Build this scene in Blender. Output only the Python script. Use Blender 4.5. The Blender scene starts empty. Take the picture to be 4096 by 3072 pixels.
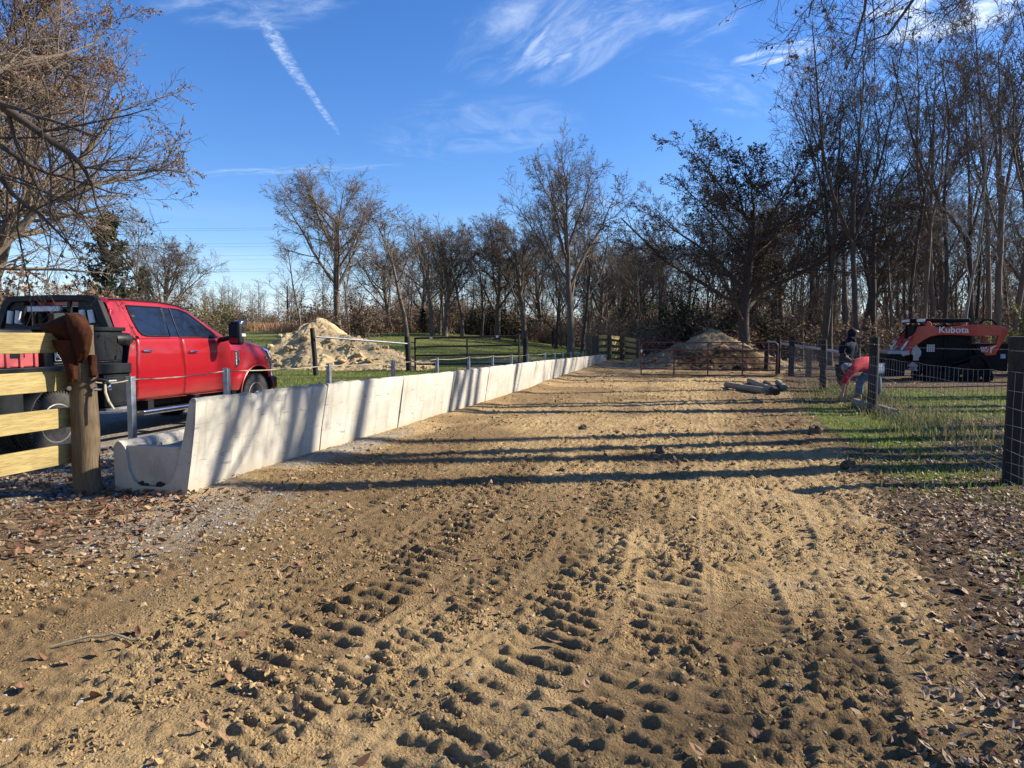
import bpy, bmesh, math, random
import numpy as np
from mathutils import Vector, Matrix, Euler
R = math.radians
scn = bpy.context.scene
COL = scn.collection
# ------------------------------------------------------------------ camera
FPX = 2840.0; HOR = 1350.0; EYE = 1.5
PITCH = math.atan((1536 - HOR) / FPX)
cd = bpy.data.cameras.new('camera'); cam = bpy.data.objects.new('camera', cd); COL.objects.link(cam)
cam.location = (0, 0, EYE); cam.rotation_euler = (R(90) - PITCH, 0, 0)
cd.sensor_fit = 'HORIZONTAL'; cd.sensor_width = 36; cd.lens = 36 * FPX / 4096
cd.clip_start = 0.05; cd.clip_end = 6000
scn.camera = cam
# ------------------------------------------------------------------ sun and sky
SUN_AZ, SUN_EL = 80.0, 32.0          # azimuth from +Y towards +X
sdir = Vector((math.sin(R(SUN_AZ)) * math.cos(R(SUN_EL)), math.cos(R(SUN_AZ)) * math.cos(R(SUN_EL)), math.sin(R(SUN_EL))))
sl = bpy.data.lights.new('sun', 'SUN'); sun = bpy.data.objects.new('sun', sl); COL.objects.link(sun)
sun.rotation_euler = sdir.to_track_quat('Z', 'Y').to_euler()
sl.energy = 5.0; sl.angle = R(0.53); sl.color = (1.0, 0.92, 0.77)
world = bpy.data.worlds.new('World'); scn.world = world; world.use_nodes = True
def build_sky():
    nt = world.node_tree; nt.nodes.clear()
    n = nt.nodes.new; L = nt.links.new
    out = n('ShaderNodeOutputWorld'); bg = n('ShaderNodeBackground'); L(bg.outputs[0], out.inputs[0])
    sky = n('ShaderNodeTexSky'); sky.sky_type = 'NISHITA'; sky.sun_disc = False
    sky.sun_elevation = R(SUN_EL); sky.sun_rotation = R(SUN_AZ)
    sky.air_density = 1.0; sky.dust_density = 0.35; sky.ozone_density = 3.5; sky.altitude = 200
    bg.inputs[1].default_value = 0.090
    hs = n('ShaderNodeHueSaturation'); hs.inputs['Saturation'].default_value = 1.22; hs.inputs['Hue'].default_value = 0.508
    tn = n('ShaderNodeMixRGB'); tn.blend_type = 'MULTIPLY'; tn.inputs[0].default_value = 1; tn.inputs[2].default_value = (.97, 1.0, 1.07, 1)
    L(sky.outputs[0], tn.inputs[1]); L(tn.outputs[0], hs.inputs['Color'])
    tc = n('ShaderNodeTexCoord'); sep = n('ShaderNodeSeparateXYZ'); L(tc.outputs['Generated'], sep.inputs[0])
    def math_(op, a, b=None, c=None):
        m = n('ShaderNodeMath'); m.operation = op
        for i, v in enumerate((a, b, c)):
            if v is None: continue
            if isinstance(v, (int, float)): m.inputs[i].default_value = v
            else: L(v, m.inputs[i])
        return m.outputs[0]
    def ramp(v, lo, hi, smooth=True):
        m = n('ShaderNodeMapRange'); m.interpolation_type = 'SMOOTHSTEP' if smooth else 'LINEAR'
        L(v, m.inputs[0]); m.inputs[1].default_value = lo; m.inputs[2].default_value = hi
        return m.outputs[0]
    X, Y, Z = sep.outputs
    # gnomonic coordinates on a high flat cloud sheet (x/z, y/z)
    zz = math_('MAXIMUM', Z, 0.02)
    cx = math_('DIVIDE', X, zz); cy = math_('DIVIDE', Y, zz)
    comb = n('ShaderNodeCombineXYZ'); L(cx, comb.inputs[0]); L(cy, comb.inputs[1])
    def sheet(px, py):
        u = (px - 2048) / FPX; v = -(py - 1536) / FPX
        d = (u, math.cos(PITCH) + v * math.sin(PITCH), -math.sin(PITCH) + v * math.cos(PITCH))
        return d[0] / d[2], d[1] / d[2]
    tot = None
    def add(v):
        nonlocal tot
        tot = v if tot is None else math_('MAXIMUM', tot, v)
    def cloud(p0, p1, w, k, su, sv, lo, hi, dist=0.8, seed=0.0, soft=1.0):
        """one cirrus streak on the cloud sheet from p0 to p1, half width w, fibres running along it"""
        a = sheet(*p0); b = sheet(*p1); bx, by = (a[0] + b[0]) / 2, (a[1] + b[1]) / 2
        ang = math.atan2(b[1] - a[1], b[0] - a[0]); wa = math.hypot(b[0] - a[0], b[1] - a[1]) / 2; ca, sa = math.cos(ang), math.sin(ang)
        dx = math_('SUBTRACT', cx, bx); dy = math_('SUBTRACT', cy, by)
        u = math_('ADD', math_('MULTIPLY', dx, ca / wa), math_('MULTIPLY', dy, sa / wa)); v = math_('ADD', math_('MULTIPLY', dx, -sa / w), math_('MULTIPLY', dy, ca / w))
        c = n('ShaderNodeCombineXYZ'); L(math_('MULTIPLY', u, su), c.inputs[0]); L(math_('MULTIPLY', v, sv), c.inputs[1]); c.inputs[2].default_value = seed
        t = n('ShaderNodeTexNoise'); t.inputs['Scale'].default_value = 1.0; t.inputs['Detail'].default_value = 9; t.inputs['Roughness'].default_value = 0.62; t.inputs['Distortion'].default_value = dist; L(c.outputs[0], t.inputs['Vector'])
        d = math_('SUBTRACT', 1.0, math_('ADD', math_('MULTIPLY', u, u), math_('MULTIPLY', v, v)))
        e = math_('MAXIMUM', math_('MULTIPLY_ADD', math_('SUBTRACT', t.outputs[0], 0.5), 1.1, d), 0.0)
        add(math_('MULTIPLY', math_('MULTIPLY', ramp(e, 0.0, soft), ramp(t.outputs[0], lo, hi)), k))
    cloud((1930, 360), (2560, -120), 0.34, 0.52, 1.1, 2.2, .34, .82, .45, 1.0); cloud((2120, 290), (2420, 10), 0.15, 0.55, 1.3, 2.2, .36, .80, .5, 2.0, .9); cloud((2300, 200), (2900, -80), .35, .4, 1.2, 2.2, .4, .8, .4, 14.0)
    cloud((600, 60), (1460, -50), 0.20, 0.36, 1.6, 1.8, .36, .82, .45, 3.0)
    cloud((2920, 262), (3380, 150), 0.10, 0.75, 1.6, 1.8, .36, .74, .6, 4.0, .8); cloud((3380, 70), (4300, -120), 0.42, 1.0, 1.6, 2.4, .32, .66, .5, 5.0); cloud((3800, 115), (4000, 70), 0.08, 0.8, 2, 1.4, .35, .7, 1.2, 6.0)
    cloud((2240, 880), (2430, 780), 0.32, 0.6, 1.5, 1.5, .36, .75, 1.0, 7.0); cloud((600, 705), (1700, 655), 0.12, 0.28, 2.4, 1.0, .35, .75, .8, 8.0); cloud((1650, 650), (2300, 330), 0.5, 0.22, 1.8, 1.4, .38, .8, 1.0, 9.0); cloud((2750, 420), (3350, 250), 0.6, 0.25, 2.0, 1.4, .38, .8, 1.0, 10.0)
    # contrail: long straight trail, crumbled by cross ribs and fading downwards
    cloud((965, -60), (1235, 380), 0.036, 0.60, 12.0, 0.9, .24, .80, .9, 11.0, 1.2); cloud((1080, 130), (1370, 560), 0.023, 0.42, 15.0, 0.8, .26, .80, .8, 12.0, 1.1)
    # thin haze bank low over the horizon
    band = math_('MULTIPLY', ramp(Z, 0.14, 0.0), 0.42)
    mp = n('ShaderNodeMapping'); mp.inputs['Scale'].default_value = (1.2, 1.2, 16); L(tc.outputs['Generated'], mp.inputs[0])
    st = n('ShaderNodeTexNoise'); st.inputs['Scale'].default_value = 1.6; st.inputs['Detail'].default_value = 5; L(mp.outputs[0], st.inputs['Vector'])
    add(math_('ADD', band, math_('MULTIPLY', ramp(st.outputs[0], 0.46, 0.75), math_('MULTIPLY', ramp(Z, 0.20, 0.05), 0.28))))
    mix = n('ShaderNodeMixRGB'); L(math_('MINIMUM', tot, 0.9), mix.inputs[0]); L(hs.outputs[0], mix.inputs[1])
    mix.inputs[2].default_value = (5.3, 6.1, 7.2, 1)
    L(mix.outputs[0], bg.inputs[0])
build_sky()
vs = scn.view_settings; vs.view_transform = 'Standard'; vs.look = 'None'; vs.exposure = 1.05; vs.gamma = 1.0; vs.use_curve_mapping = False
scn.cycles.max_bounces = 4; scn.cycles.diffuse_bounces = 1; scn.cycles.glossy_bounces = 2; scn.cycles.transmission_bounces = 2; scn.cycles.transparent_max_bounces = 6
scn.cycles.caustics_reflective = False; scn.cycles.caustics_refractive = False
# ------------------------------------------------------------------ helpers
def ray(px, py):
    u = (px - 2048) / FPX; v = -(py - 1536) / FPX
    return Vector((u, math.cos(PITCH) + v * math.sin(PITCH), -math.sin(PITCH) + v * math.cos(PITCH)))
def at(px, py, Y):
    d = ray(px, py); k = Y / d.y
    return Vector((d.x * k, Y, EYE + d.z * k))
def sstep(a, b, x):
    t = np.clip((x - a) / (b - a), 0, 1); return t * t * (3 - 2 * t)
LANE = R(14.4); LS, LC = math.sin(LANE), math.cos(LANE)
def to_lane(x, y): return x * LS + y * LC, x * LC - y * LS          # s along, t across
def from_lane(s, t): return s * LS + t * LC, s * LC - t * LS
def terr(x, y):
    x = np.asarray(x, float); y = np.asarray(y, float)
    w = sstep(14, -10, x)
    z = 0.034 * (np.clip(y, 20, 105) - 20) * w
    return z + 0.03 * np.sin(x * 0.21 + 1) * np.sin(y * 0.17) * sstep(12, 40, y)
def tz(x, y): return float(terr(x, y))
def onground(px, Y, dz=0.0):
    X = (px - 2048) / FPX * Y
    return Vector((X, Y, tz(X, Y) + dz))
# value noise on a lattice
def vnoise(x, y, seed=0):
    rs = np.random.RandomState(seed); T = rs.rand(256, 256)
    xi = np.floor(x).astype(int); yi = np.floor(y).astype(int)
    fx = x - xi; fy = y - yi
    fx = fx * fx * (3 - 2 * fx); fy = fy * fy * (3 - 2 * fy)
    g = lambda a, b: T[a & 255, b & 255]
    return (g(xi, yi) * (1 - fx) + g(xi + 1, yi) * fx) * (1 - fy) + (g(xi, yi + 1) * (1 - fx) + g(xi + 1, yi + 1) * fx) * fy
def fbm(x, y, seed=0, oct=4, gain=0.5):
    s = 0; a = 1; tot = 0
    for i in range(oct):
        s = s + a * vnoise(x * 2 ** i + 13.7 * i, y * 2 ** i + 7.3 * i, seed + i); tot += a; a *= gain
    return s / tot
def worley(x, y, seed=0):
    rs = np.random.RandomState(seed); PX = rs.rand(128, 128); PY = rs.rand(128, 128)
    xi = np.floor(x).astype(int); yi = np.floor(y).astype(int)
    best = np.full(x.shape, 9.0)
    for i in (-1, 0, 1):
        for j in (-1, 0, 1):
            a = xi + i; b = yi + j
            d = (a + PX[a & 127, b & 127] - x) ** 2 + (b + PY[a & 127, b & 127] - y) ** 2
            best = np.minimum(best, d)
    return np.sqrt(best)
# ---- object bookkeeping
def tag(o, label=None, cat=None, group=None, kind=None):
    if label: o['label'] = label
    if cat: o['category'] = cat
    if group: o['group'] = group
    if kind: o['kind'] = kind
    return o
def thing(name, label, cat, loc=(0, 0, 0), rotz=0.0, group=None, scale=1.0):
    o = bpy.data.objects.new(name, None); COL.objects.link(o); o.empty_display_size = 0.2
    o.location = loc; o.rotation_euler = (0, 0, rotz); o.scale = (scale,) * 3
    return tag(o, label, cat, group)
def dup(root, loc=None, rot=None, label=None, group=None, scale=None, cat=None):
    def cp(o, parent):
        c = o.copy(); COL.objects.link(c); c.parent = parent
        for ch in list(o.children): cp(ch, c)
        return c
    r = cp(root, root.parent)
    if loc is not None: r.location = loc
    if rot is not None: r.rotation_euler = rot
    if scale is not None: r.scale = scale
    if label: r['label'] = label
    if group: r['group'] = group
    if cat: r['category'] = cat
    return r
def mesh_np(name, V, F, mats, parent=None, smooth=False, mi=None, sharp=None, fsizes=None):
    """V (n,3); F either (m,k) array or flat loop list with fsizes"""
    me = bpy.data.meshes.new(name)
    V = np.asarray(V, np.float32)
    if fsizes is None:
        F = np.asarray(F, np.int32); m, k = F.shape; fs = np.full(m, k, np.int32); fl = F.ravel()
    else:
        fs = np.asarray(fsizes, np.int32); fl = np.asarray(F, np.int32); m = len(fs)
    me.vertices.add(len(V)); me.vertices.foreach_set('co', V.ravel())
    me.loops.add(len(fl)); me.loops.foreach_set('vertex_index', fl)
    me.polygons.add(m); st = np.zeros(m, np.int32); st[1:] = np.cumsum(fs)[:-1]
    me.polygons.foreach_set('loop_start', st)
    if mi is not None: me.polygons.foreach_set('material_index', np.asarray(mi, np.int32))
    me.update(calc_edges=True)
    me.polygons.foreach_set('use_smooth', np.full(m, bool(smooth)))
    for mt in (mats if isinstance(mats, (list, tuple)) else [mats]): me.materials.append(mt)
    if smooth and sharp is not None: me.set_sharp_from_angle(angle=R(sharp))
    me.validate()
    o = bpy.data.objects.new(name, me); COL.objects.link(o)
    if parent is not None: o.parent = parent
    return o
class MB:
    """collects shapes; build() links them as ONE mesh object"""
    def __init__(s): s.v = []; s.f = []; s.m = []; s.cur = 0
    def add(s, vs, fs):
        b = len(s.v); s.v += [tuple(p) for p in vs]; s.f += [tuple(b + i for i in f) for f in fs]; s.m += [s.cur] * len(fs); return s
    def box(s, c, d, rot=None, taper=1.0):
        x, y, z = (q / 2 for q in d); P = []
        for k, (sx, sy, sz) in enumerate([(-1, -1, -1), (1, -1, -1), (1, 1, -1), (-1, 1, -1), (-1, -1, 1), (1, -1, 1), (1, 1, 1), (-1, 1, 1)]):
            t = taper if sz > 0 else 1.0
            p = Vector((sx * x * t, sy * y * t, sz * z))
            if rot is not None: p = (rot if isinstance(rot, Matrix) else Euler(rot).to_matrix()) @ p
            P.append(p + Vector(c))
        return s.add(P, [(0, 3, 2, 1), (4, 5, 6, 7), (0, 1, 5, 4), (1, 2, 6, 5), (2, 3, 7, 6), (3, 0, 4, 7)])
    def bar(s, a, b, w, h, up=(0, 0, 1)):
        a = Vector(a); b = Vector(b); d = b - a; x = d.normalized(); y = Vector(up).cross(x).normalized(); z = x.cross(y)
        return s.box((a + b) / 2, (d.length, w, h), Matrix((x, y, z)).transposed())
    def tube(s, pts, r, n=8, cap=True, flat=1.0):
        pts = [Vector(p) for p in pts]; k = len(pts)
        rr = r if isinstance(r, (list, tuple)) else [r] * k
        b = len(s.v); up = None; fs = []
        for i, p in enumerate(pts):
            t = (pts[min(i + 1, k - 1)] - pts[max(i - 1, 0)]).normalized()
            if up is None: up = t.orthogonal().normalized()
            up = (up - t * up.dot(t)).normalized(); w = t.cross(up)
            for j in range(n):
                a = 2 * math.pi * j / n
                s.v.append(tuple(p + (up * math.cos(a) + w * math.sin(a) * flat) * rr[i]))
        for i in range(k - 1):
            for j in range(n):
                fs.append((b + i * n + j, b + i * n + (j + 1) % n, b + (i + 1) * n + (j + 1) % n, b + (i + 1) * n + j))
        if cap: fs += [tuple(b + j for j in reversed(range(n))), tuple(b + (k - 1) * n + j for j in range(n))]
        s.f += fs; s.m += [s.cur] * len(fs); return s
    def lathe(s, prof, n=24, M=None, close=False):
        """prof: (r, z) list, around z axis"""
        b = len(s.v); k = len(prof); fs = []
        for r, z in prof:
            for j in range(n):
                a = 2 * math.pi * j / n; p = Vector((r * math.cos(a), r * math.sin(a), z))
                s.v.append(tuple(M @ p if M is not None else p))
        for i in range(k - 1 + (1 if close else 0)):
            i2 = (i + 1) % k
            for j in range(n): fs.append((b + i * n + j, b + i * n + (j + 1) % n, b + i2 * n + (j + 1) % n, b + i2 * n + j))
        if not close: fs += [tuple(b + j for j in reversed(range(n))), tuple(b + (k - 1) * n + j for j in range(n))]
        s.f += fs; s.m += [s.cur] * len(fs); return s
    def prism(s, poly, M, th):
        """poly (x,z) in a local plane, extruded along local y from 0 to th; M maps local to space"""
        n = len(poly)
        P = [M @ Vector((x, 0, z)) for x, z in poly] + [M @ Vector((x, th, z)) for x, z in poly]
        return s.add(P, [tuple(range(n)), tuple(reversed(range(n, 2 * n)))] + [(i, i + n, (i + 1) % n + n, (i + 1) % n) for i in range(n)])
    def ball(s, c, r, nu=12, nv=8, sq=(1, 1, 1)):
        b = len(s.v); fs = []
        for i in range(1, nv):
            a = math.pi * i / nv
            for j in range(nu):
                q = 2 * math.pi * j / nu
                s.v.append((c[0] + r * sq[0] * math.sin(a) * math.cos(q), c[1] + r * sq[1] * math.sin(a) * math.sin(q), c[2] + r * sq[2] * math.cos(a)))
        t = len(s.v); s.v += [(c[0], c[1], c[2] + r * sq[2]), (c[0], c[1], c[2] - r * sq[2])]
        for i in range(nv - 2):
            for j in range(nu): fs.append((b + i * nu + j, b + (i + 1) * nu + j, b + (i + 1) * nu + (j + 1) % nu, b + i * nu + (j + 1) % nu))
        for j in range(nu):
            fs.append((t, b + j, b + (j + 1) % nu)); fs.append((t + 1, b + (nv - 2) * nu + (j + 1) % nu, b + (nv - 2) * nu + j))
        s.f += fs; s.m += [s.cur] * len(fs); return s
    def build(s, name, mat, parent=None, smooth=True, sharp=38, bev=0, seg=2, off=None):
        me = bpy.data.meshes.new(name); me.from_pydata(s.v if off is None else [tuple(Vector(p) - Vector(off)) for p in s.v], [], s.f)
        bm = bmesh.new(); bm.from_mesh(me); bmesh.ops.recalc_face_normals(bm, faces=bm.faces); bm.to_mesh(me); bm.free()
        ms = mat if isinstance(mat, (list, tuple)) else [mat]
        for q in ms: me.materials.append(q)
        if len(ms) > 1: me.polygons.foreach_set('material_index', np.array(s.m, np.int32))
        me.polygons.foreach_set('use_smooth', np.full(len(me.polygons), bool(smooth)))
        if smooth: me.set_sharp_from_angle(angle=R(sharp))
        o = bpy.data.objects.new(name, me); COL.objects.link(o)
        if parent is not None: o.parent = parent
        if bev:
            b = o.modifiers.new('bevel', 'BEVEL'); b.width = bev; b.segments = seg; b.limit_method = 'ANGLE'; b.angle_limit = R(40)
        return o
def text_obj(name, body, size, mat, M, parent, depth=0.002, sx=1.0, shear=0.0, bold=0.0):
    cu = bpy.data.curves.new(name, 'FONT'); cu.body = body; cu.size = size; cu.extrude = depth; cu.shear = shear; cu.offset = bold
    cu.align_x = 'CENTER'; cu.align_y = 'CENTER'; cu.resolution_u = 3
    t = bpy.data.objects.new(name + '_src', cu); COL.objects.link(t)
    me = bpy.data.meshes.new_from_object(t); bpy.data.objects.remove(t)
    me.transform(M @ Matrix.Diagonal((sx, 1, 1, 1))); me.materials.append(mat); me.name = name
    o = bpy.data.objects.new(name, me); COL.objects.link(o); o.parent = parent
    return o
# ------------------------------------------------------------------ materials
class NT:
    def __init__(s, name):
        s.m = bpy.data.materials.new(name); s.m.use_nodes = True; s.t = s.m.node_tree
        s.b = s.t.nodes['Principled BSDF']; s._tc = None
    def n(s, ty, **kw):
        q = s.t.nodes.new('ShaderNode' + ty)
        for k, v in kw.items():
            if k.startswith('_'): setattr(q, k[1:], v)
        return q
    def l(s, a, b): s.t.links.new(a, b)
    def co(s, kind='Object'):
        if s._tc is None: s._tc = s.n('TexCoord')
        return s._tc.outputs[kind]
    def noise(s, scale, det=4, rough=0.55, dist=0.0, stretch=None, kind='Object', rot=None):
        q = s.n('TexNoise'); q.inputs['Scale'].default_value = scale; q.inputs['Detail'].default_value = det
        q.inputs['Roughness'].default_value = rough; q.inputs['Distortion'].default_value = dist
        v = s.co(kind) if isinstance(kind, str) else kind
        if stretch or rot:
            mp = s.n('Mapping'); mp.inputs['Scale'].default_value = stretch or (1, 1, 1)
            if rot: mp.inputs['Rotation'].default_value = rot
            s.l(v, mp.inputs[0]); v = mp.outputs[0]
        s.l(v, q.inputs['Vector']); return q.outputs[0]
    def ramp(s, v, lo, hi):
        q = s.n('MapRange'); s.l(v, q.inputs[0]); q.inputs[1].default_value = lo; q.inputs[2].default_value = hi; return q.outputs[0]
    def mix(s, f, a, b):
        q = s.n('MixRGB')
        for i, v in ((0, f), (1, a), (2, b)):
            if isinstance(v, (int, float)): q.inputs[i].default_value = v
            elif isinstance(v, (tuple, list)): q.inputs[i].default_value = (*v[:3], 1)
            else: s.l(v, q.inputs[i])
        return q.outputs[0]
    def mth(s, op, a, b=0.0):
        q = s.n('Math'); q.operation = op
        for i, v in ((0, a), (1, b)):
            if isinstance(v, (int, float)): q.inputs[i].default_value = v
            else: s.l(v, q.inputs[i])
        return q.outputs[0]
    def color(s, c):
        if isinstance(c, (tuple, list)): s.b.inputs['Base Color'].default_value = (*c[:3], 1)
        else: s.l(c, s.b.inputs['Base Color'])
    def bump(s, h, strength=0.5, dist=0.01):
        q = s.n('Bump'); q.inputs['Strength'].default_value = strength; q.inputs['Distance'].default_value = dist
        s.l(h, q.inputs['Height']); s.l(q.outputs[0], s.b.inputs['Normal'])
    def setp(s, **kw):
        for k, v in kw.items(): s.b.inputs[k.replace('_', ' ')].default_value = v
        return s
def simple(name, c, rough=0.6, metal=0.0, var=0.25, scale=8, bump=0.0, bscale=60, coat=0.0, spec=0.5, dirt=None):
    t = NT(name); d = tuple(x * (1 - var) for x in c)
    v = t.mix(t.ramp(t.noise(scale, 5), 0.3, 0.7), d, tuple(min(1, x * (1 + var * 0.5)) for x in c))
    if dirt: v = t.mix(t.ramp(t.noise(3.0, 6, 0.7), 0.5, 0.75), v, dirt)
    t.color(v); t.setp(Roughness=rough, Metallic=metal); t.b.inputs['Specular IOR Level'].default_value = spec
    if coat: t.b.inputs['Coat Weight'].default_value = coat; t.b.inputs['Coat Roughness'].default_value = 0.04
    rn = t.ramp(t.noise(scale * 1.7, 4), 0.3, 0.7); 
    q = t.n('MapRange'); t.l(rn, q.inputs[0]); q.inputs[3].default_value = rough * 0.85; q.inputs[4].default_value = min(1, rough * 1.2); t.l(q.outputs[0], t.b.inputs['Roughness'])
    if bump: t.bump(t.noise(bscale, 4), bump, 0.01)
    return t.m
MT = {}
MT['black_metal'] = simple('black painted steel', (0.008, 0.009, 0.011), 0.48, 0.0, 0.3, 5, 0.05, 90, spec=0.28, dirt=(0.014, 0.013, 0.013))
MT['black_plastic'] = simple('black plastic', (0.009, 0.009, 0.011), 0.5, 0, 0.3, 6, spec=0.3)
MT['matte_black'] = simple('matte black machine paint', (0.006, 0.006, 0.007), 0.6, 0, 0.3, 6, spec=0.2)
MT['chrome'] = simple('chrome', (0.75, 0.76, 0.78), 0.12, 1.0, 0.1, 8)
MT['steel'] = simple('galvanised steel', (0.33, 0.35, 0.37), 0.45, 0.85, 0.3, 14, 0.05, 60)
MT['shiny_pipe'] = simple('bright galvanised pipe', (0.62, 0.65, 0.70), 0.33, 0.8, 0.2, 9)
MT['rubber'] = simple('tyre rubber', (0.022, 0.021, 0.020), 0.82, 0, 0.35, 10, 0.1, 80, dirt=(0.06, 0.05, 0.042))
MT['alloy'] = simple('wheel alloy', (0.42, 0.41, 0.40), 0.4, 0.8, 0.25, 9, dirt=(0.2, 0.17, 0.14))
MT['maroon'] = simple('maroon gate paint', (0.10, 0.022, 0.022), 0.5, 0, 0.35, 7, 0.1, 50)
MT['rust_gate'] = simple('rusty dark gate pipe', (0.032, 0.016, 0.014), 0.55, 0.2, 0.4, 8, 0.1, 60)
MT['white_tag'] = simple('white plate', (0.75, 0.75, 0.73), 0.5, 0, 0.1)
MT['wire'] = simple('fence wire', (0.22, 0.21, 0.195), 0.5, 0.5, 0.3, 4)
MT['cable'] = simple('pale steel cable', (0.33, 0.28, 0.18), 0.6, 0.2, 0.25, 20)
MT['power'] = simple('power cable', (0.10, 0.11, 0.13), 0.6, 0.3, 0.1)
MT['orange'] = simple('loader orange red paint', (0.50, 0.050, 0.022), 0.42, 0, 0.18, 5, coat=0.25)
MT['decal'] = simple('pale decal', (0.72, 0.70, 0.68), 0.5, 0, 0.05)
MT['red_plastic'] = simple('red plastic', (0.55, 0.10, 0.10), 0.5, 0, 0.2, 7)
MT['denim'] = simple('blue denim', (0.07, 0.11, 0.18), 0.9, 0, 0.45, 14, 0.3, 120)
MT['redcloth'] = simple('red cotton', (0.45, 0.014, 0.030), 0.9, 0, 0.15, 9, 0.25, 60)
MT['navycloth'] = simple('navy padded cloth', (0.010, 0.012, 0.024), 0.9, 0, 0.3, 9, 0.3, 50, spec=0.15)
MT['darkcloth'] = simple('black cloth', (0.014, 0.014, 0.017), 0.9, 0, 0.3, 9)
MT['skin'] = simple('skin', (0.36, 0.19, 0.125), 0.55, 0, 0.15, 10)
MT['hair'] = simple('dark hair', (0.012, 0.009, 0.008), 0.7, 0, 0.3, 40)
MT['leather'] = simple('tan boot leather', (0.18, 0.095, 0.05), 0.7, 0, 0.3, 12)
MT['greycloth'] = simple('grey cap cloth', (0.17, 0.18, 0.21), 0.9, 0, 0.2, 12)
MT['tanhat'] = simple('olive cap cloth', (0.22, 0.20, 0.12), 0.9, 0, 0.2, 12)
MT['glove'] = simple('pale work glove', (0.45, 0.44, 0.42), 0.85, 0, 0.2, 20)
def wood(name, a, b, rough=0.75, stretch=(0.6, 9, 9), scale=2.2, bump=0.25, knots=0.0):
    t = NT(name); g = t.noise(scale, 6, 0.6, 0.8, stretch); g2 = t.noise(scale * 6, 3, 0.6, 0.3, stretch)
    v = t.mix(t.ramp(g, 0.3, 0.7), a, b); v = t.mix(t.ramp(g2, 0.45, 0.75), v, tuple(x * 0.62 for x in a))
    if knots:
        w = t.n('TexVoronoi'); w.inputs['Scale'].default_value = 1.0; mp = t.n('Mapping'); mp.inputs['Scale'].default_value = (2.2, 3.5, 5.0); t.l(t.co(), mp.inputs[0]); t.l(mp.outputs[0], w.inputs['Vector'])
        v = t.mix(t.ramp(w.outputs['Distance'], 0.11, 0.05), v, (0.16, 0.085, 0.03))
    t.color(v); t.setp(Roughness=rough); t.bump(g2, bump, 0.004); return t.m
MT['plank'] = wood('fresh treated pine plank', (0.27, 0.195, 0.062), (0.40, 0.305, 0.118), 0.7, (9, .6, 9), knots=1.0)
MT['plank_far'] = wood('treated pine board', (0.44, 0.31, 0.10), (0.60, 0.45, 0.17), 0.7)
MT['round_post'] = wood('round timber post', (0.085, 0.056, 0.028), (0.15, 0.104, 0.055), 0.85, (7, 7, 0.5), 2.2, 0.5)
MT['dark_post'] = wood('weathered dark post', (0.010, 0.009, 0.008), (0.032, 0.028, 0.023), 0.9, (6, 6, 0.6), 2.2, 0.6)
MT['grey_log'] = wood('weathered grey post', (0.20, 0.150, 0.10), (0.34, 0.27, 0.19), 0.9, (0.5, 7, 7), 2.2, 0.5)
MT['bark'] = wood('grey brown bark', (0.105, 0.078, 0.056), (0.225, 0.172, 0.125), 0.95, (6, 6, 0.9), 2.0, 0.8)
MT['bark_dark'] = wood('dark bark', (0.050, 0.038, 0.029), (0.115, 0.090, 0.069), 0.95, (6, 6, 0.9), 2.0, 0.8)
MT['bark_pale'] = wood('pale smooth bark', (0.19, 0.165, 0.135), (0.33, 0.30, 0.25), 0.9, (3, 3, 1.2), 2.0, 0.4)
def leafmat(name, cols, rough=0.7, trans=0.25):
    t = NT(name); g = t.n('NewGeometry'); 
    rp = t.n('ValToRGB'); rp.color_ramp.interpolation = 'LINEAR'
    el = rp.color_ramp.elements
    while len(el) < len(cols): el.new(0.5)
    for i, c in enumerate(cols): el[i].position = i / (len(cols) - 1); el[i].color = (*c, 1)
    t.l(g.outputs['Random Per Island'], rp.inputs[0]); t.color(rp.outputs[0]); t.setp(Roughness=rough)
    t.b.inputs['Specular IOR Level'].default_value = 0.3
    if trans:
        tr = t.n('BsdfTranslucent'); t.l(rp.outputs[0], tr.inputs[0]); mx = t.n('MixShader'); mx.inputs[0].default_value = trans
        t.l(t.b.outputs[0], mx.inputs[1]); t.l(tr.outputs[0], mx.inputs[2]); t.l(mx.outputs[0], t.t.nodes['Material Output'].inputs[0])
    return t.m
MT['leaf_tan'] = leafmat('tan autumn leaves', [(0.10, 0.055, 0.034), (0.19, 0.105, 0.058), (0.30, 0.18, 0.10), (0.38, 0.25, 0.155)])
MT['leaf_brown'] = leafmat('brown oak leaves', [(0.06, 0.035, 0.022), (0.125, 0.075, 0.045), (0.19, 0.12, 0.07), (0.24, 0.165, 0.10)])
MT['leaf_dark'] = leafmat('dark oak foliage', [(0.026, 0.020, 0.015), (0.055, 0.038, 0.026), (0.085, 0.055, 0.036), (0.045, 0.040, 0.022)])
MT['leaf_dry'] = leafmat('dry buff leaves', [(0.09, 0.055, 0.034), (0.16, 0.10, 0.06), (0.24, 0.16, 0.095), (0.30, 0.21, 0.135)])
MT['leaf_cedar'] = leafmat('cedar foliage', [(0.010, 0.020, 0.010), (0.018, 0.034, 0.014), (0.030, 0.046, 0.018), (0.045, 0.05, 0.02)], 0.8, 0.1)
MT['leaf_yellow'] = leafmat('yellow green leaves', [(0.05, 0.07, 0.02), (0.12, 0.14, 0.03), (0.24, 0.21, 0.04), (0.32, 0.26, 0.05)])
MT['litter'] = leafmat('fallen leaves', [(0.10, 0.055, 0.032), (0.24, 0.15, 0.085), (0.33, 0.225, 0.13), (0.43, 0.32, 0.20), (0.16, 0.055, 0.03)], 0.6, 0.1)
MT['litter_red'] = leafmat('fallen russet leaves', [(0.07, 0.030, 0.018), (0.15, 0.07, 0.037), (0.26, 0.14, 0.075), (0.36, 0.23, 0.13)], 0.6, 0.1)
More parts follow.
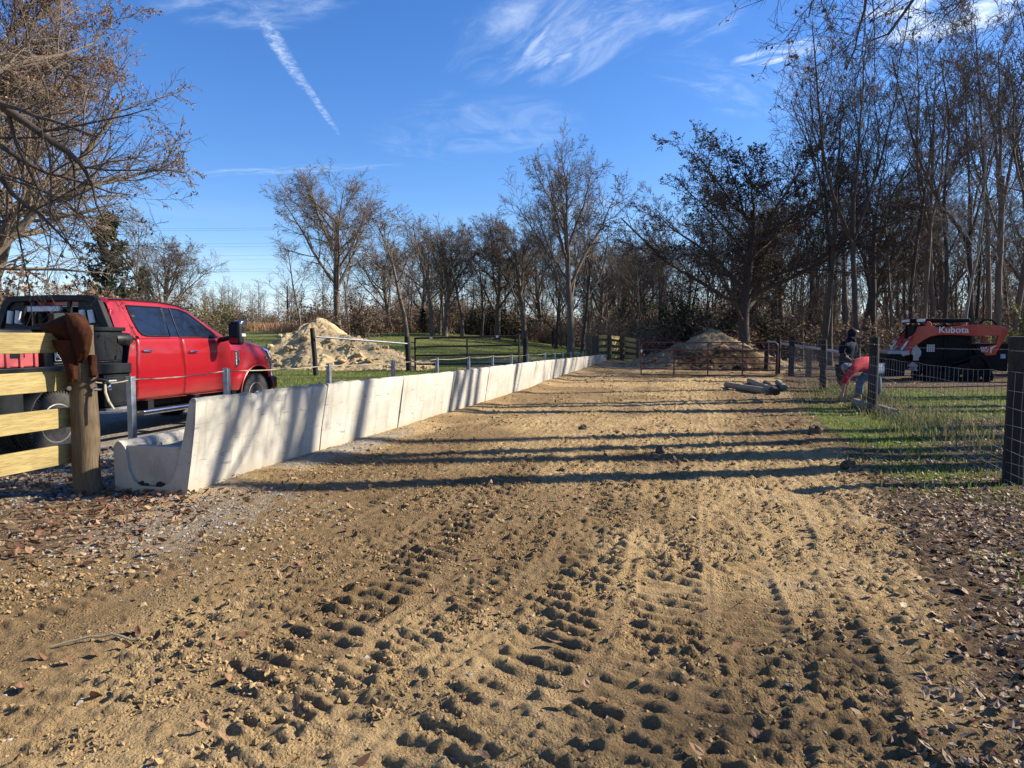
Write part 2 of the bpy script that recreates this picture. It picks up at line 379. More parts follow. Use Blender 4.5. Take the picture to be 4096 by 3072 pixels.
MT['blade'] = leafmat('grass blades', [(0.055, 0.080, 0.018), (0.10, 0.135, 0.026), (0.16, 0.195, 0.036), (0.25, 0.235, 0.085)], 0.6, 0.35)
MT['blade_bright'] = leafmat('sunlit green grass blades', [(0.075, 0.125, 0.018), (0.13, 0.20, 0.026), (0.20, 0.285, 0.038), (0.28, 0.28, 0.08)], 0.6, 0.4)  # brighter, greener colours than the plain grass blades
MT['blade_dry'] = leafmat('dry grass blades', [(0.16, 0.12, 0.05), (0.26, 0.20, 0.09), (0.36, 0.28, 0.14), (0.12, 0.14, 0.05)], 0.7, 0.3)
MT['broom'] = leafmat('russet meadow grass', [(0.22, 0.11, 0.05), (0.32, 0.17, 0.08), (0.42, 0.24, 0.12), (0.38, 0.27, 0.15)], 0.8, 0.3)
def concrete():
    t = NT('precast concrete'); v = t.mix(t.ramp(t.noise(2.2, 6, 0.65), 0.3, 0.72), (0.34, 0.315, 0.265), (0.51, 0.475, 0.41))
    st = t.noise(1.6, 5, 0.6, 0.3, (1.5, 5, 0.6)); v = t.mix(t.ramp(st, 0.54, 0.72), v, (0.28, 0.25, 0.20))
    sc = t.noise(2.0, 4, 0.5, 1.2, (9, 1.5, 14), rot=(0.0, 0.2, 0.3)); v = t.mix(t.ramp(sc, 0.64, 0.68), v, (0.27, 0.245, 0.21))
    w = t.n('TexVoronoi'); w.inputs['Scale'].default_value = 9; t.l(t.co(), w.inputs['Vector'])
    pit = t.mth('MULTIPLY', t.ramp(w.outputs['Distance'], 0.11, 0.06), t.ramp(t.noise(3, 3), 0.40, 0.58)); v = t.mix(pit, v, (0.15, 0.13, 0.11))
    # chipped grey band along the top edge and earth splashed on the foot
    sp = t.n('SeparateXYZ'); t.l(t.co(), sp.inputs[0]); nz = t.mth('MULTIPLY', t.noise(7, 5, 0.7), 0.10)
    v = t.mix(t.ramp(t.mth('ADD', sp.outputs[2], nz), 0.945, 0.965), v, (0.26, 0.245, 0.22))
    v = t.mix(t.mth('MULTIPLY', t.ramp(t.mth('SUBTRACT', sp.outputs[2], nz), 0.16, -0.05), 0.75), v, (0.42, 0.33, 0.21))
    t.color(v); t.setp(Roughness=0.9); t.bump(t.noise(34, 6, 0.7), 0.25, 0.006); return t.m
MT['concrete'] = concrete()
# ------------------------------------------------------------------ ground
def ground_material():
    t = NT('earth, sand, grass and leaf litter'); P = 'Object'
    a = t.n('Attribute'); a.attribute_name = 'cover'; sp = t.n('SeparateXYZ'); t.l(a.outputs['Vector'], sp.inputs[0])
    n1 = t.noise(1.1, 6, 0.6); n2 = t.noise(7, 6, 0.65); n3 = t.noise(45, 5, 0.7); n4 = t.noise(0.35, 4, 0.55)
    sand = t.mix(t.ramp(n1, 0.30, 0.70), (0.345, 0.226, 0.102), (0.53, 0.372, 0.190))
    sand = t.mix(t.mth('MULTIPLY', t.ramp(n2, 0.50, 0.78), 0.55), sand, (0.19, 0.122, 0.058))
    sand = t.mix(t.mth('MULTIPLY', t.ramp(n3, 0.55, 0.80), 0.4), sand, (0.17, 0.110, 0.055))
    sand = t.mix(t.mth('MULTIPLY', t.ramp(t.noise(0.8, 5, 0.7, 0.5), 0.60, 0.72), 0.45), sand, (0.36, 0.295, 0.205))
    mo = t.n('Attribute'); mo.attribute_name = 'moist_low'
    sand = t.mix(t.mth('MULTIPLY', mo.outputs['Fac'], 0.75), sand, (0.150, 0.094, 0.046))
    lit = t.mix(t.ramp(t.noise(28, 5, 0.7), 0.35, 0.65), (0.045, 0.030, 0.018), (0.20, 0.13, 0.075))
    gr = t.mix(t.ramp(t.noise(9, 6, 0.7), 0.3, 0.7), (0.075, 0.088, 0.024), (0.17, 0.185, 0.050))
    gr = t.mix(t.ramp(n4, 0.45, 0.72), gr, (0.17, 0.16, 0.055)); gr = t.mix(t.mth('MULTIPLY', t.ramp(n1, 0.55, 0.75), 0.5), gr, (0.16, 0.12, 0.06))
    w = t.n('TexVoronoi'); w.inputs['Scale'].default_value = 34; t.l(t.co(P), w.inputs['Vector'])
    hsv = t.n('RGBToBW'); t.l(w.outputs['Color'], hsv.inputs[0])
    gv = t.mix(hsv.outputs[0], (0.20, 0.175, 0.145), (0.46, 0.43, 0.385)); gv = t.mix(t.mth('MULTIPLY', t.ramp(n2, 0.42, 0.68), 0.8), gv, (0.235, 0.165, 0.10))
    def edge(ch, nz, k=0.45):
        return t.ramp(t.mth('ADD', sp.outputs[ch], t.mth('MULTIPLY', t.mth('SUBTRACT', nz, 0.5), k * 2)), 0.40, 0.60)
    c = t.mix(edge(2, n2), sand, gv); c = t.mix(edge(0, n2), c, lit); c = t.mix(edge(1, n2), c, gr)
    t.color(c); t.setp(Roughness=0.95); t.b.inputs['Specular IOR Level'].default_value = 0.15
    vo = t.n('TexVoronoi'); vo.inputs['Scale'].default_value = 62; t.l(t.co(P), vo.inputs['Vector']); crumb = t.mth('MULTIPLY', t.ramp(vo.outputs['Distance'], 0.55, 0.1), t.ramp(t.noise(2.6, 4, 0.6), 0.40, 0.60))
    h = t.mth('ADD', t.mth('MULTIPLY', t.noise(24, 6, 0.74), 1.0), t.mth('ADD', t.mth('MULTIPLY', t.noise(95, 4, 0.7), 0.40), t.mth('MULTIPLY', crumb, 0.42)))
    t.bump(h, 1.0, 0.042); return t.m
MT['ground'] = ground_material()
def sand_edge(s):                       # right edge of the bare dirt, across-lane metres
    return np.interp(s, [0, 2.5, 8, 17, 25, 30, 45], [0.9, 1.0, 1.65, 2.15, 2.7, 3.4, 5.0])
def cover(x, y):
    s, t = to_lane(x, y)
    e = sand_edge(s)
    lane = (t > -4.7) & (t < 9)
    rgt = sstep(-0.35, 0.55, t - e)
    litter = rgt * 1.0
    # bright grass along the fence, thinning to litter towards the camera
    g = rgt * np.exp(-(((s - 13.5) / 3.6) ** 2) - ((t - 2.75) / 0.95) ** 2) * 1.15
    g = np.maximum(g, rgt * 0.33 * sstep(6.0, 8.0, s) * sstep(26, 20, s))
    g = np.maximum(g, 0.62 * rgt * sstep(25, 21, s) * sstep(12, 16, s) * sstep(3.2, 5, t) * sstep(15, 11, t))
    g = np.maximum(g, 0.6 * rgt * np.exp(-(((s - 8.6) / 1.2) ** 2) - ((t - 2.5) / 0.8) ** 2))
    gravel = np.zeros_like(s)
    # left yard: gravel drive, then pasture
    yard = sstep(-4.4, -4.9, t) * (s > 5.2)
    gravel = np.maximum(gravel, yard * sstep(16, 13, s))
    field = sstep(-4.8, -5.3, t) * sstep(14.0, 16.0, s + 0.02 * t)
    field = np.maximum(field, sstep(38.5, 41, s) * sstep(2.5, -1.5, t - 0.02 * (s - 38)))
    bare = np.exp(-(((t + 7.0) / 2.6) ** 2 + ((s - 22.5) / 4.5) ** 2)) + 0.9 * np.exp(-(((t + 8.2) / 2.2) ** 2 + ((s - 33) / 5.0) ** 2)) + 0.6 * np.exp(-(((t + 7) / 3) ** 2 + ((s - 62) / 6) ** 2))
    bare = bare * (fbm(s * 0.5, t * 0.7, 50) > 0.30)
    g = np.maximum(g, field * (1 - np.clip(bare * 1.15, 0, 1)))
    litter = np.where(t < -4.7, 0.0, litter)
    # near left corner: gravel and drifted leaves round the bunk end
    nl = sstep(-2.2, -3.6, t + 0.16 * (s - 3.6)) * sstep(3.1, 4.2, s) * sstep(7.2, 6.0, s)
    gravel = np.maximum(gravel, nl * 0.50); litter = np.maximum(litter, 0.55 * sstep(-3.9, -4.6, t + 0.25 * (s - 4.6)) * sstep(3.2, 4.0, s) * sstep(6.4, 5.4, s))
    gb = np.exp(-(((t + 4.35) / 0.45) ** 2)) * sstep(6.2, 7.2, s) * sstep(14, 8.6, s) * 0.62
    gravel = np.maximum(gravel, gb * (t > -4.75))
    # wood floor
    wood = np.maximum(sstep(3.0, 6.0, t) * sstep(26, 31, s), sstep(52, 58, s) * sstep(-6, 0, t))
    litter = np.maximum(litter, wood); g = g * (1 - 0.9 * wood)
    return litter, g, gravel
TRACKS = [  # t at s=0, slope, curve, width, period, amplitude, skew of the lugs
    (0.62, 0.016, 0.0, 0.34, 0.100, 0.0245, 0.10), (1.02, 0.018, 0.0, 0.30, 0.091, 0.0216, -0.15), (1.42, 0.016, 0.0, 0.34, 0.119, 0.0259, 0.2), (0.22, 0.012, 0.0, 0.32, 0.108, 0.0230, -0.1), (-0.20, 0.006, 0.0, 0.36, 0.125, 0.0245, 0.25),
    (-0.70, 0.002, 0.0, 0.40, 0.130, 0.0245, 0.3), (-1.22, -0.006, 0.0, 0.40, 0.136, 0.0259, -0.25), (-1.75, -0.012, 0.0, 0.42, 0.142, 0.0245, 0.3), (-2.30, -0.012, 0.0, 0.40, 0.130, 0.0216, -0.3), (-2.85, -0.010, 0.0, 0.36, 0.125, 0.0187, 0.25), (-3.4, -0.002, 0.0, 0.30, 0.114, 0.0144, 0.2),
    (-1.6, 0.085, 0.0, 0.28, 0.082, 0.0144, 0.5), (0.9, -0.075, 0.0009, 0.28, 0.089, 0.0158, -0.4), (-0.4, 0.05, 0.0, 0.22, 0.079, 0.0144, 0.3)]
def relief(s, t):
    """tread prints, ruts, clods and footprints pressed into the dirt"""
    h = 0.05 * (fbm(s * 0.45, t * 0.6, 3, 3) - 0.5) + 0.022 * (fbm(s * 2.3, t * 2.3, 9, 4) - 0.5)
    wob = 0.14 * (fbm(s * 0.5, t * 0 + 3, 21, 2) - 0.5)
    rough = fbm(s * 1.3, t * 1.3, 31, 3)
    for i, (t0, sl, cv, w, per, amp, sk) in enumerate(TRACKS):
        tc = t0 + sl * s + cv * s * s + wob * (1 + 0.3 * i % 2)
        d = (t - tc) / (w / 2)
        m = sstep(1.12, 0.86, np.abs(d))
        on = sstep(0.30, 0.44, fbm(s * 0.30 + i * 5.1, t * 0.35, 60 + i, 3))
        if i < 5: on = np.maximum(on, .85)
        ph = s / per + sk * d * 1.4 + 0.32 * vnoise(s * 2.6, t * 6, 70 + i) + 0.16 * vnoise(s * 9, t * 17, 75 + i)
        fr = ph - np.floor(ph)
        lug = sstep(0.0, 0.16, fr) * sstep(0.62, 0.42, fr)
        brk = sstep(0.16, 0.50, vnoise(s * 5.5 + 9 * i, t * 9, 80 + i))
        h = h * (1 - 0.45 * m * on) + m * on * (amp * lug * (0.30 + 0.95 * brk * (0.5 + vnoise(s * 11 + 3 * i, t * 14, 95 + i))) - 0.42 * amp) * .97
        rim = np.exp(-((np.abs(d) - 1.12) / 0.16) ** 2)
        h = h + rim * on * 0.016 * fbm(s * 4, t * 4, 90 + i, 3)
    c = worley(s * 9.5, t * 7.5, 5); h = h + 0.013 * sstep(0.45, 0.10, c) * sstep(0.50, 0.72, rough)
    c = worley(s * 15, t * 13, 6); h = h + 0.012 * sstep(0.5, 0.1, c) * sstep(0.36, 0.58, fbm(s * 2, t * 2, 33, 3))
    rg = sstep(.42, .62, fbm(s * 1.7, t * 1.7, 47, 3)); h = h + (0.012 + 0.022 * rg) * (fbm(s * 17, t * 17, 41, 3, 0.65) - 0.5)
    c = worley(s * 26, t * 24, 17); h = h + 0.012 * rg * sstep(0.55, 0.15, c)
    return h
def lane_edge_w(s, t):
    return np.minimum(np.minimum(sstep(1.0, 1.5, s), sstep(44, 41, s)), np.minimum(sstep(-7.6, -7.1, t), sstep(7.0, 6.4, t)))
def lane_height(s, t):
    x, y = from_lane(s, t)
    base = terr(x, y); L, G, V = cover(x, y)
    k = 1 - 0.75 * np.clip(G + 0.7 * L + 0.6 * V, 0, 1)
    h = relief(s, t) * k * np.interp(s, [0, 20, 44], [1, 0.95, 0.8])
    # earth banked up along the foot of the bunk
    h = h + 0.06 * np.exp(-((t + 4.45) / 0.33) ** 2) * sstep(5.2, 7, s) * (t > -4.9)
    e = sand_edge(s); h = h + 0.05 * np.exp(-((t - e - 0.1) / 0.35) ** 2) * fbm(s * 1.6, t * 1.6, 44, 3)
    ew = lane_edge_w(s, t)
    return base + h * ew + 0.012 - 0.16 * (1 - ew)
def set_cover(o, x, y, moist_low=None):
    L, G, V = cover(x, y); n = len(x)
    a = o.data.attributes.new('cover', 'FLOAT_VECTOR', 'POINT'); a.data.foreach_set('vector', np.stack([L, G, V], 1).astype(np.float32).ravel())
    b = o.data.attributes.new('moist_low', 'FLOAT', 'POINT'); b.data.foreach_set('value', (np.zeros(n) if moist_low is None else moist_low).astype(np.float32))
def grid_faces(nr, nc):
    i = np.arange(nr - 1)[:, None] * nc + np.arange(nc - 1)[None, :]
    return np.stack([i, i + 1, i + nc + 1, i + nc], -1).reshape(-1, 4)
def build_ground():
    ss = [1.0]
    while ss[-1] < 44: ss.append(ss[-1] + max(0.012, 0.0046 * ss[-1]))
    ss = np.array(ss); tt = np.concatenate([np.arange(-7.6, -4.9, 0.03), np.arange(-4.9, 2.6, 0.0145), np.arange(2.6, 7.0, 0.03)])
    S, T = np.meshgrid(ss, tt, indexing='ij'); s = S.ravel(); t = T.ravel(); x, y = from_lane(s, t)
    z = lane_height(s, t)
    moist_low = sstep(0.46, 0.64, fbm(s * 0.35, t * 0.6, 101, 4)) * 0.85 + 0.9 * sstep(0.002, -0.03, z - terr(x, y) - 0.012 - 0.05 * (fbm(s * 0.45, t * 0.6, 3, 3) - 0.5)) * 0.4  # random moist patches, and darker in the low spots of the relief
    o = mesh_np('dirt_lane', np.stack([x, y, z], 1), grid_faces(len(ss), len(tt))[:, ::-1], MT['ground'], smooth=True)
    set_cover(o, x, y, np.clip(moist_low, 0, 1)); tag(o, 'tyre printed sandy dirt lane between the bunk and the fence', None, None, 'structure')
    def axis(lo, hi, c0, c1, st):
        a = list(np.arange(c0, c1, st)); q = st
        while a[-1] < hi: q *= 1.18; a.append(a[-1] + q)
        b = []; q = st; p = c0
        while p > lo: q *= 1.18; p -= q; b.append(p)
        return np.array(b[::-1] + a)
    xs = axis(-1500, 1500, -35, 45, 0.45); ys = axis(-200, 2500, -2, 80, 0.45)
    X, Y = np.meshgrid(xs, ys, indexing='xy'); x = X.ravel(); y = Y.ravel(); s, t = to_lane(x, y)
    z = terr(x, y) + 0.05 * (fbm(x * 0.8, y * 0.8, 12, 3) - 0.5)
    inside = np.minimum(np.minimum(sstep(1.6, 2.4, s), sstep(41.5, 40.5, s)), np.minimum(sstep(-7.0, -6.4, t), sstep(6.3, 5.7, t)))
    z = z - 0.25 * inside
    o = mesh_np('ground', np.stack([x, y, z], 1), grid_faces(len(ys), len(xs)), MT['ground'], smooth=True)
    set_cover(o, x, y); tag(o, 'pasture and wood floor reaching to the horizon', None, None, 'structure')
build_ground()
def lane_z(x, y):
    x = np.asarray(x, float); y = np.asarray(y, float); s, t = to_lane(x, y)
    return np.where(lane_edge_w(s, t) > 0.5, lane_height(s, t), terr(x, y) + 0.05 * (fbm(x * 0.8, y * 0.8, 12, 3) - 0.5))
# ---- scattered ground cover (nobody could count it)
def rot_frames(n, rs, tilt):
    a = rs.rand(n) * 2 * np.pi; b = rs.randn(n) * tilt; c = rs.randn(n) * tilt
    ca, sa = np.cos(a), np.sin(a)
    ux = np.stack([ca, sa, b], 1); uy = np.stack([-sa, ca, c], 1)
    ux /= np.linalg.norm(ux, axis=1, keepdims=True); uy -= ux * (ux * uy).sum(1, keepdims=True); uy /= np.linalg.norm(uy, axis=1, keepdims=True)
    return ux, uy, np.cross(ux, uy)
def scatter_leaves(name, x, y, size, mat, label, rs, tilt=0.35, lift=0.012):
    n = len(x); z = lane_z(x, y) + lift * (0.4 + rs.rand(n))
    ux, uy, uz = rot_frames(n, rs, tilt); L = size * (0.6 + 0.8 * rs.rand(n)); W = L * (0.35 + 0.4 * rs.rand(n)); C = L * (rs.rand(n) * 0.5)
    c = np.stack([x, y, z], 1)
    P = []
    for (a, b, q) in ((-1, 0, 0.5), (-0.35, -1, 0.1), (0.45, -0.75, 0.2), (1, 0, 1.0), (0.45, 0.75, 0.9), (-0.35, 1, 0.6), (0, 0, -0.1)):
        P.append(c + ux * (a * L / 2)[:, None] + uy * (b * W / 2)[:, None] + uz * (q * C * 0.6)[:, None])
    V = np.stack(P, 1).reshape(-1, 3); b = (np.arange(n) * 7)[:, None]
    F = np.concatenate([b + np.array(q)[None] for q in ((0, 1, 2, 6), (6, 2, 3, 4), (0, 6, 4, 5))], 0)
    return tag(mesh_np(name, V, F, mat, smooth=False), label, None, None, 'stuff')
def lump_mesh(name, x, y, size, mat, label, rs, sink=0.3, flat=0.65):
    base = np.array([(1, 0, 0), (-1, 0, 0), (0, 1, 0), (0, -1, 0), (0, 0, 1), (0, 0, -1)], float)
    tri = [(0, 2, 4), (2, 1, 4), (1, 3, 4), (3, 0, 4), (2, 0, 5), (1, 2, 5), (3, 1, 5), (0, 3, 5)]
    vs = list(base); fs = []; cache = {}
    def mid(a, b):
        k = (min(a, b), max(a, b))
        if k not in cache: p = vs[a] + vs[b]; vs.append(p / np.linalg.norm(p)); cache[k] = len(vs) - 1
        return cache[k]
    for a, b, c in tri:
        ab, bc, ca = mid(a, b), mid(b, c), mid(c, a); fs += [(a, ab, ca), (ab, b, bc), (ca, bc, c), (ab, bc, ca)]
    B = np.array(vs); n = len(x); k = len(B)
    jit = 1 + 0.30 * rs.randn(n, k).clip(-1.6, 1.6)
    ux, uy, uz = rot_frames(n, rs, 0.2)
    L = size * (0.35 + rs.rand(n) ** 2.2 * 1.5); ax = np.stack([L * (0.8 + 0.6 * rs.rand(n)), L * (0.7 + 0.4 * rs.rand(n)), L * flat * (0.7 + 0.5 * rs.rand(n))], 1)
    Q = B[None] * jit[:, :, None] * ax[:, None, :]
    z = lane_z(x, y) + L * flat * (1 - sink * 2)* 0.5
    V = np.stack([x, y, z], 1)[:, None] + Q[:, :, 0:1] * ux[:, None] + Q[:, :, 1:2] * uy[:, None] + Q[:, :, 2:3] * uz[:, None]
    F = (np.array(fs)[None] + (np.arange(n) * k)[:, None, None]).reshape(-1, 3)
    return tag(mesh_np(name, V.reshape(-1, 3), F, mat, smooth=False), label, None, None, 'stuff')
def crumbs(name, x, y, size, mat, label, rs):
    base = np.array([(1, 0, 0), (-1, 0, 0), (0, 1, 0), (0, -1, 0), (0, 0, 1), (0, 0, -1)], float); tri = np.array([(0, 2, 4), (2, 1, 4), (1, 3, 4), (3, 0, 4), (2, 0, 5), (1, 2, 5), (3, 1, 5), (0, 3, 5)])
    n = len(x); L = size * (.4 + 1.3 * rs.rand(n) ** 2); ux, uy, uz = rot_frames(n, rs, .6); Q = base[None] * (1 + .35 * rs.randn(n, 6, 1)).clip(.4, 1.8) * L[:, None, None]
    V = np.stack([x, y, lane_z(x, y) + L * .35], 1)[:, None] + Q[:, :, 0:1] * ux[:, None] + Q[:, :, 1:2] * uy[:, None] + Q[:, :, 2:3] * uz[:, None] * .8
    return tag(mesh_np(name, V.reshape(-1, 3), (tri[None] + (np.arange(n) * 6)[:, None, None]).reshape(-1, 3), mat), label, None, None, 'stuff')
def blades(name, x, y, hgt, mat, label, rs, width=0.006, lean=0.45):
    n = len(x); z = lane_z(x, y) - 0.01
    a = rs.rand(n) * 2 * np.pi; d = np.stack([np.cos(a), np.sin(a), np.zeros(n)], 1); w = np.stack([-np.sin(a), np.cos(a), np.zeros(n)], 1)
    H = hgt * (0.45 + 0.9 * rs.rand(n)); le = H * lean * (0.2 + 1.2 * rs.rand(n)); W = width * (0.6 + 0.8 * rs.rand(n))
    c = np.stack([x, y, z], 1); up = np.array([0, 0, 1.0])
    m = c + up * (H * 0.6)[:, None] + d * (le * 0.3)[:, None]; tp = c + up * H[:, None] + d * le[:, None]
    V = np.stack([c - w * W[:, None], c + w * W[:, None], m + w * (W * 0.8)[:, None], m - w * (W * 0.8)[:, None], tp], 1).reshape(-1, 3)
    b = (np.arange(n) * 5)[:, None]
    fl = np.concatenate([b + np.array([[0, 1, 2, 3]]), b + np.array([[3, 2, 4]])], 1).ravel()
    fs = np.tile([4, 3], n)
    return tag(mesh_np(name, V, fl, mat, fsizes=fs), label, None, None, 'stuff')
def pick(n, smin, smax, tmin, tmax, prob, rs, spow=1.0):
    """random points in lane coordinates, denser near the camera, kept with probability prob(s, t)"""
    u = rs.rand(n); s = (smin ** (1 - spow) + u * (smax ** (1 - spow) - smin ** (1 - spow))) ** (1 / (1 - spow)) if abs(spow - 1) > 1e-3 else smin * (smax / smin) ** u
    t = tmin + rs.rand(n) * (tmax - tmin); k = rs.rand(n) < prob(s, t); s, t = s[k], t[k]
    x, y = from_lane(s, t); return x, y
def ground_cover():
    rs = np.random.RandomState(4)
    cl = simple('dirt clods', (0.34, 0.228, 0.110), 0.95, 0, 0.45, 6, 0.5, 60, spec=0.15)
    x, y = pick(15000, 1.7, 30, -4.4, 2.2, lambda s, t: (t < sand_edge(s) + 0.2) * sstep(0.50, 0.70, fbm(s * 1.1, t * 1.3, 120, 3)), rs)
    lump_mesh('dirt_clods', x, y, 0.0065 + 0.0013 * np.clip(y, 0, 12), cl, 'crumbs and clods of dry dirt over the lane', rs)
    st = leafmat('grey gravel', [(0.17, 0.145, 0.115), (0.27, 0.245, 0.205), (0.38, 0.35, 0.31), (0.24, 0.17, 0.11)], 0.85, 0)
    def pg(s, t): return np.clip(cover(*from_lane(s, t))[2] * 1.1, 0, 1)
    x, y = pick(30000, 3.0, 15, -7.5, -2.0, lambda s, t: pg(s, t) * (.25 + .75 * sstep(.4, .6, fbm(s * 1.2, t * 1.2, 177, 3))), rs, 0.6)
    lump_mesh('gravel', x, y, 0.0095, st, 'grey crushed stone round the bunk end and under the truck', rs)
    x, y = pick(52000, 1.8, 11, -4.3, 1.9, lambda s, t: (t < sand_edge(s) + .3) * (0.06 + 0.94 * sstep(.50, .66, fbm(s * 1.9, t * 1.9, 121, 3))), rs, 1.2); crumbs('dirt_crumbs', x, y, 0.0085, cl, 'fine crumbs of dirt over the tyre prints', rs)
    x, y = pick(700, 1.8, 16, -4.4, 1.8, lambda s, t: 0.5 + 0 * s, rs); lump_mesh('pebbles', x, y, 0.009, st, 'small stones strewn over the dirt lane', rs)
    # leaf litter: thick on the right, drift at the bunk end, a few on the dirt
    def pr(s, t):
        e = sand_edge(s); L, G, V = cover(*from_lane(s, t)); return np.clip(sstep(-0.5, 0.9, t - e), 0, 1) * (0.95 - 0.75 * G * (s > 8)) * (0.35 + 0.9 * sstep(0.34, 0.6, fbm(s * 0.9, t * 0.9, 130, 3)))
    x, y = pick(80000, 1.7, 26, 0.2, 7.5, pr, rs, 1.2)
    scatter_leaves('leaf_litter', x, y, 0.047, MT['litter'], 'brown leaf litter on the right verge', rs, 0.4)
    x, y = pick(1100, 1.8, 20, -4.3, 2.0, lambda s, t: 0.35 + 0 * s, rs, 1.1); scatter_leaves('stray_leaves', x, y, 0.06, MT['litter_red'], 'single russet leaves on the dirt', rs, 0.6, 0.02)
    def pl(s, t): return np.clip(1.4 * np.exp(-(((t + 4.75 + 0.30 * (s - 5.0)) / 0.5) ** 2)) * sstep(3.4, 4.4, s) * sstep(5.75, 5.5, s) + 0.30 * sstep(-3.2, -4.2, t) * sstep(3.0, 3.8, s) * sstep(7, 5.5, s), 0, 1)
    x, y = pick(4200, 2.8, 7, -7.2, -2.5, pl, rs, 0.5); scatter_leaves('leaf_drift', x, y, 0.058, MT['litter_red'], 'drift of russet leaves at the bunk end', rs, 0.6, 0.03)
    x, y = pick(6000, 5.5, 15, -7.6, -5.2, lambda s, t: 0.6 + 0 * s, rs, 0.5); scatter_leaves('yard_leaves', x, y, 0.06, MT['litter'], 'dry leaves on the gravel below the truck', rs, 0.5)
    # grass
    def pgr(s, t): return np.clip(cover(*from_lane(s, t))[1] * 1.25 - 0.1, 0, 1) * (t > 0.5) * (0.25 + sstep(0.33, 0.6, fbm(s * 1.4, t * 1.4, 140, 3)))
    x, y = pick(110000, 6.0, 27, 0.8, 12, pgr, rs, 0.6); blades('verge_grass', x, y, 0.062, MT['blade_bright'], 'bright short grass along the wire fence', rs, 0.005)
    def ptl(s, t): return np.exp(-((t - 3.7 - 0.3 * sstep(11, 16, s)) / 0.6) ** 2) * sstep(9.5, 12, s) * (0.2 + sstep(0.40, 0.62, fbm(s * 1.1, t * 1.1, 150, 3)))
    x, y = pick(15000, 9.0, 21, 1.8, 6.5, ptl, rs, 0.6); blades('tall_fence_grass', x, y, 0.19, MT['blade'], 'uncut tall grass at the foot of the wire fence', rs, 0.006, 0.8)
    x, y = pick(5000, 10, 24, 2.4, 6.5, ptl, rs, 0.6); blades('dry_fence_grass', x, y, 0.30, MT['blade_dry'], 'straw coloured dry grass by the wire fence', rs, 0.006, 0.7)
    x, y = pick(24000, 3, 9, 0.8, 6.5, lambda s, t: 0.35 * sstep(0.2, 0.9, t - sand_edge(s)) * sstep(0.5, 0.64, fbm(s * 1.5, t * 1.5, 151, 3)), rs, 0.6); blades('sparse_grass', x, y, 0.07, MT['blade'], 'thin grass growing through the leaf litter', rs, 0.005)
    def pfd(s, t): return np.clip(cover(*from_lane(s, t))[1], 0, 1) * (t < -5.2) * (0.3 + sstep(0.35, 0.6, fbm(s * 0.6, t * 0.6, 160, 3)))
    x, y = pick(85000, 14, 75, -40, -5, pfd, rs, 1.2); blades('pasture_grass', x, y, 0.08, MT['blade_bright'], 'short green pasture grass behind the bunk', rs, 0.012, 0.6)
    # russet strip of tall grass along the back of the pasture
    n = 26000; x = rs.uniform(-75, 14, n); y = 92 + rs.randn(n) * 2.5 + 0.1 * x + 6 * np.sin(x * 0.1); blades('meadow_grass', x, y, 0.9, MT['broom'], 'russet tall grass along the far edge of the pasture', rs, 0.03, 0.4)
ground_cover()
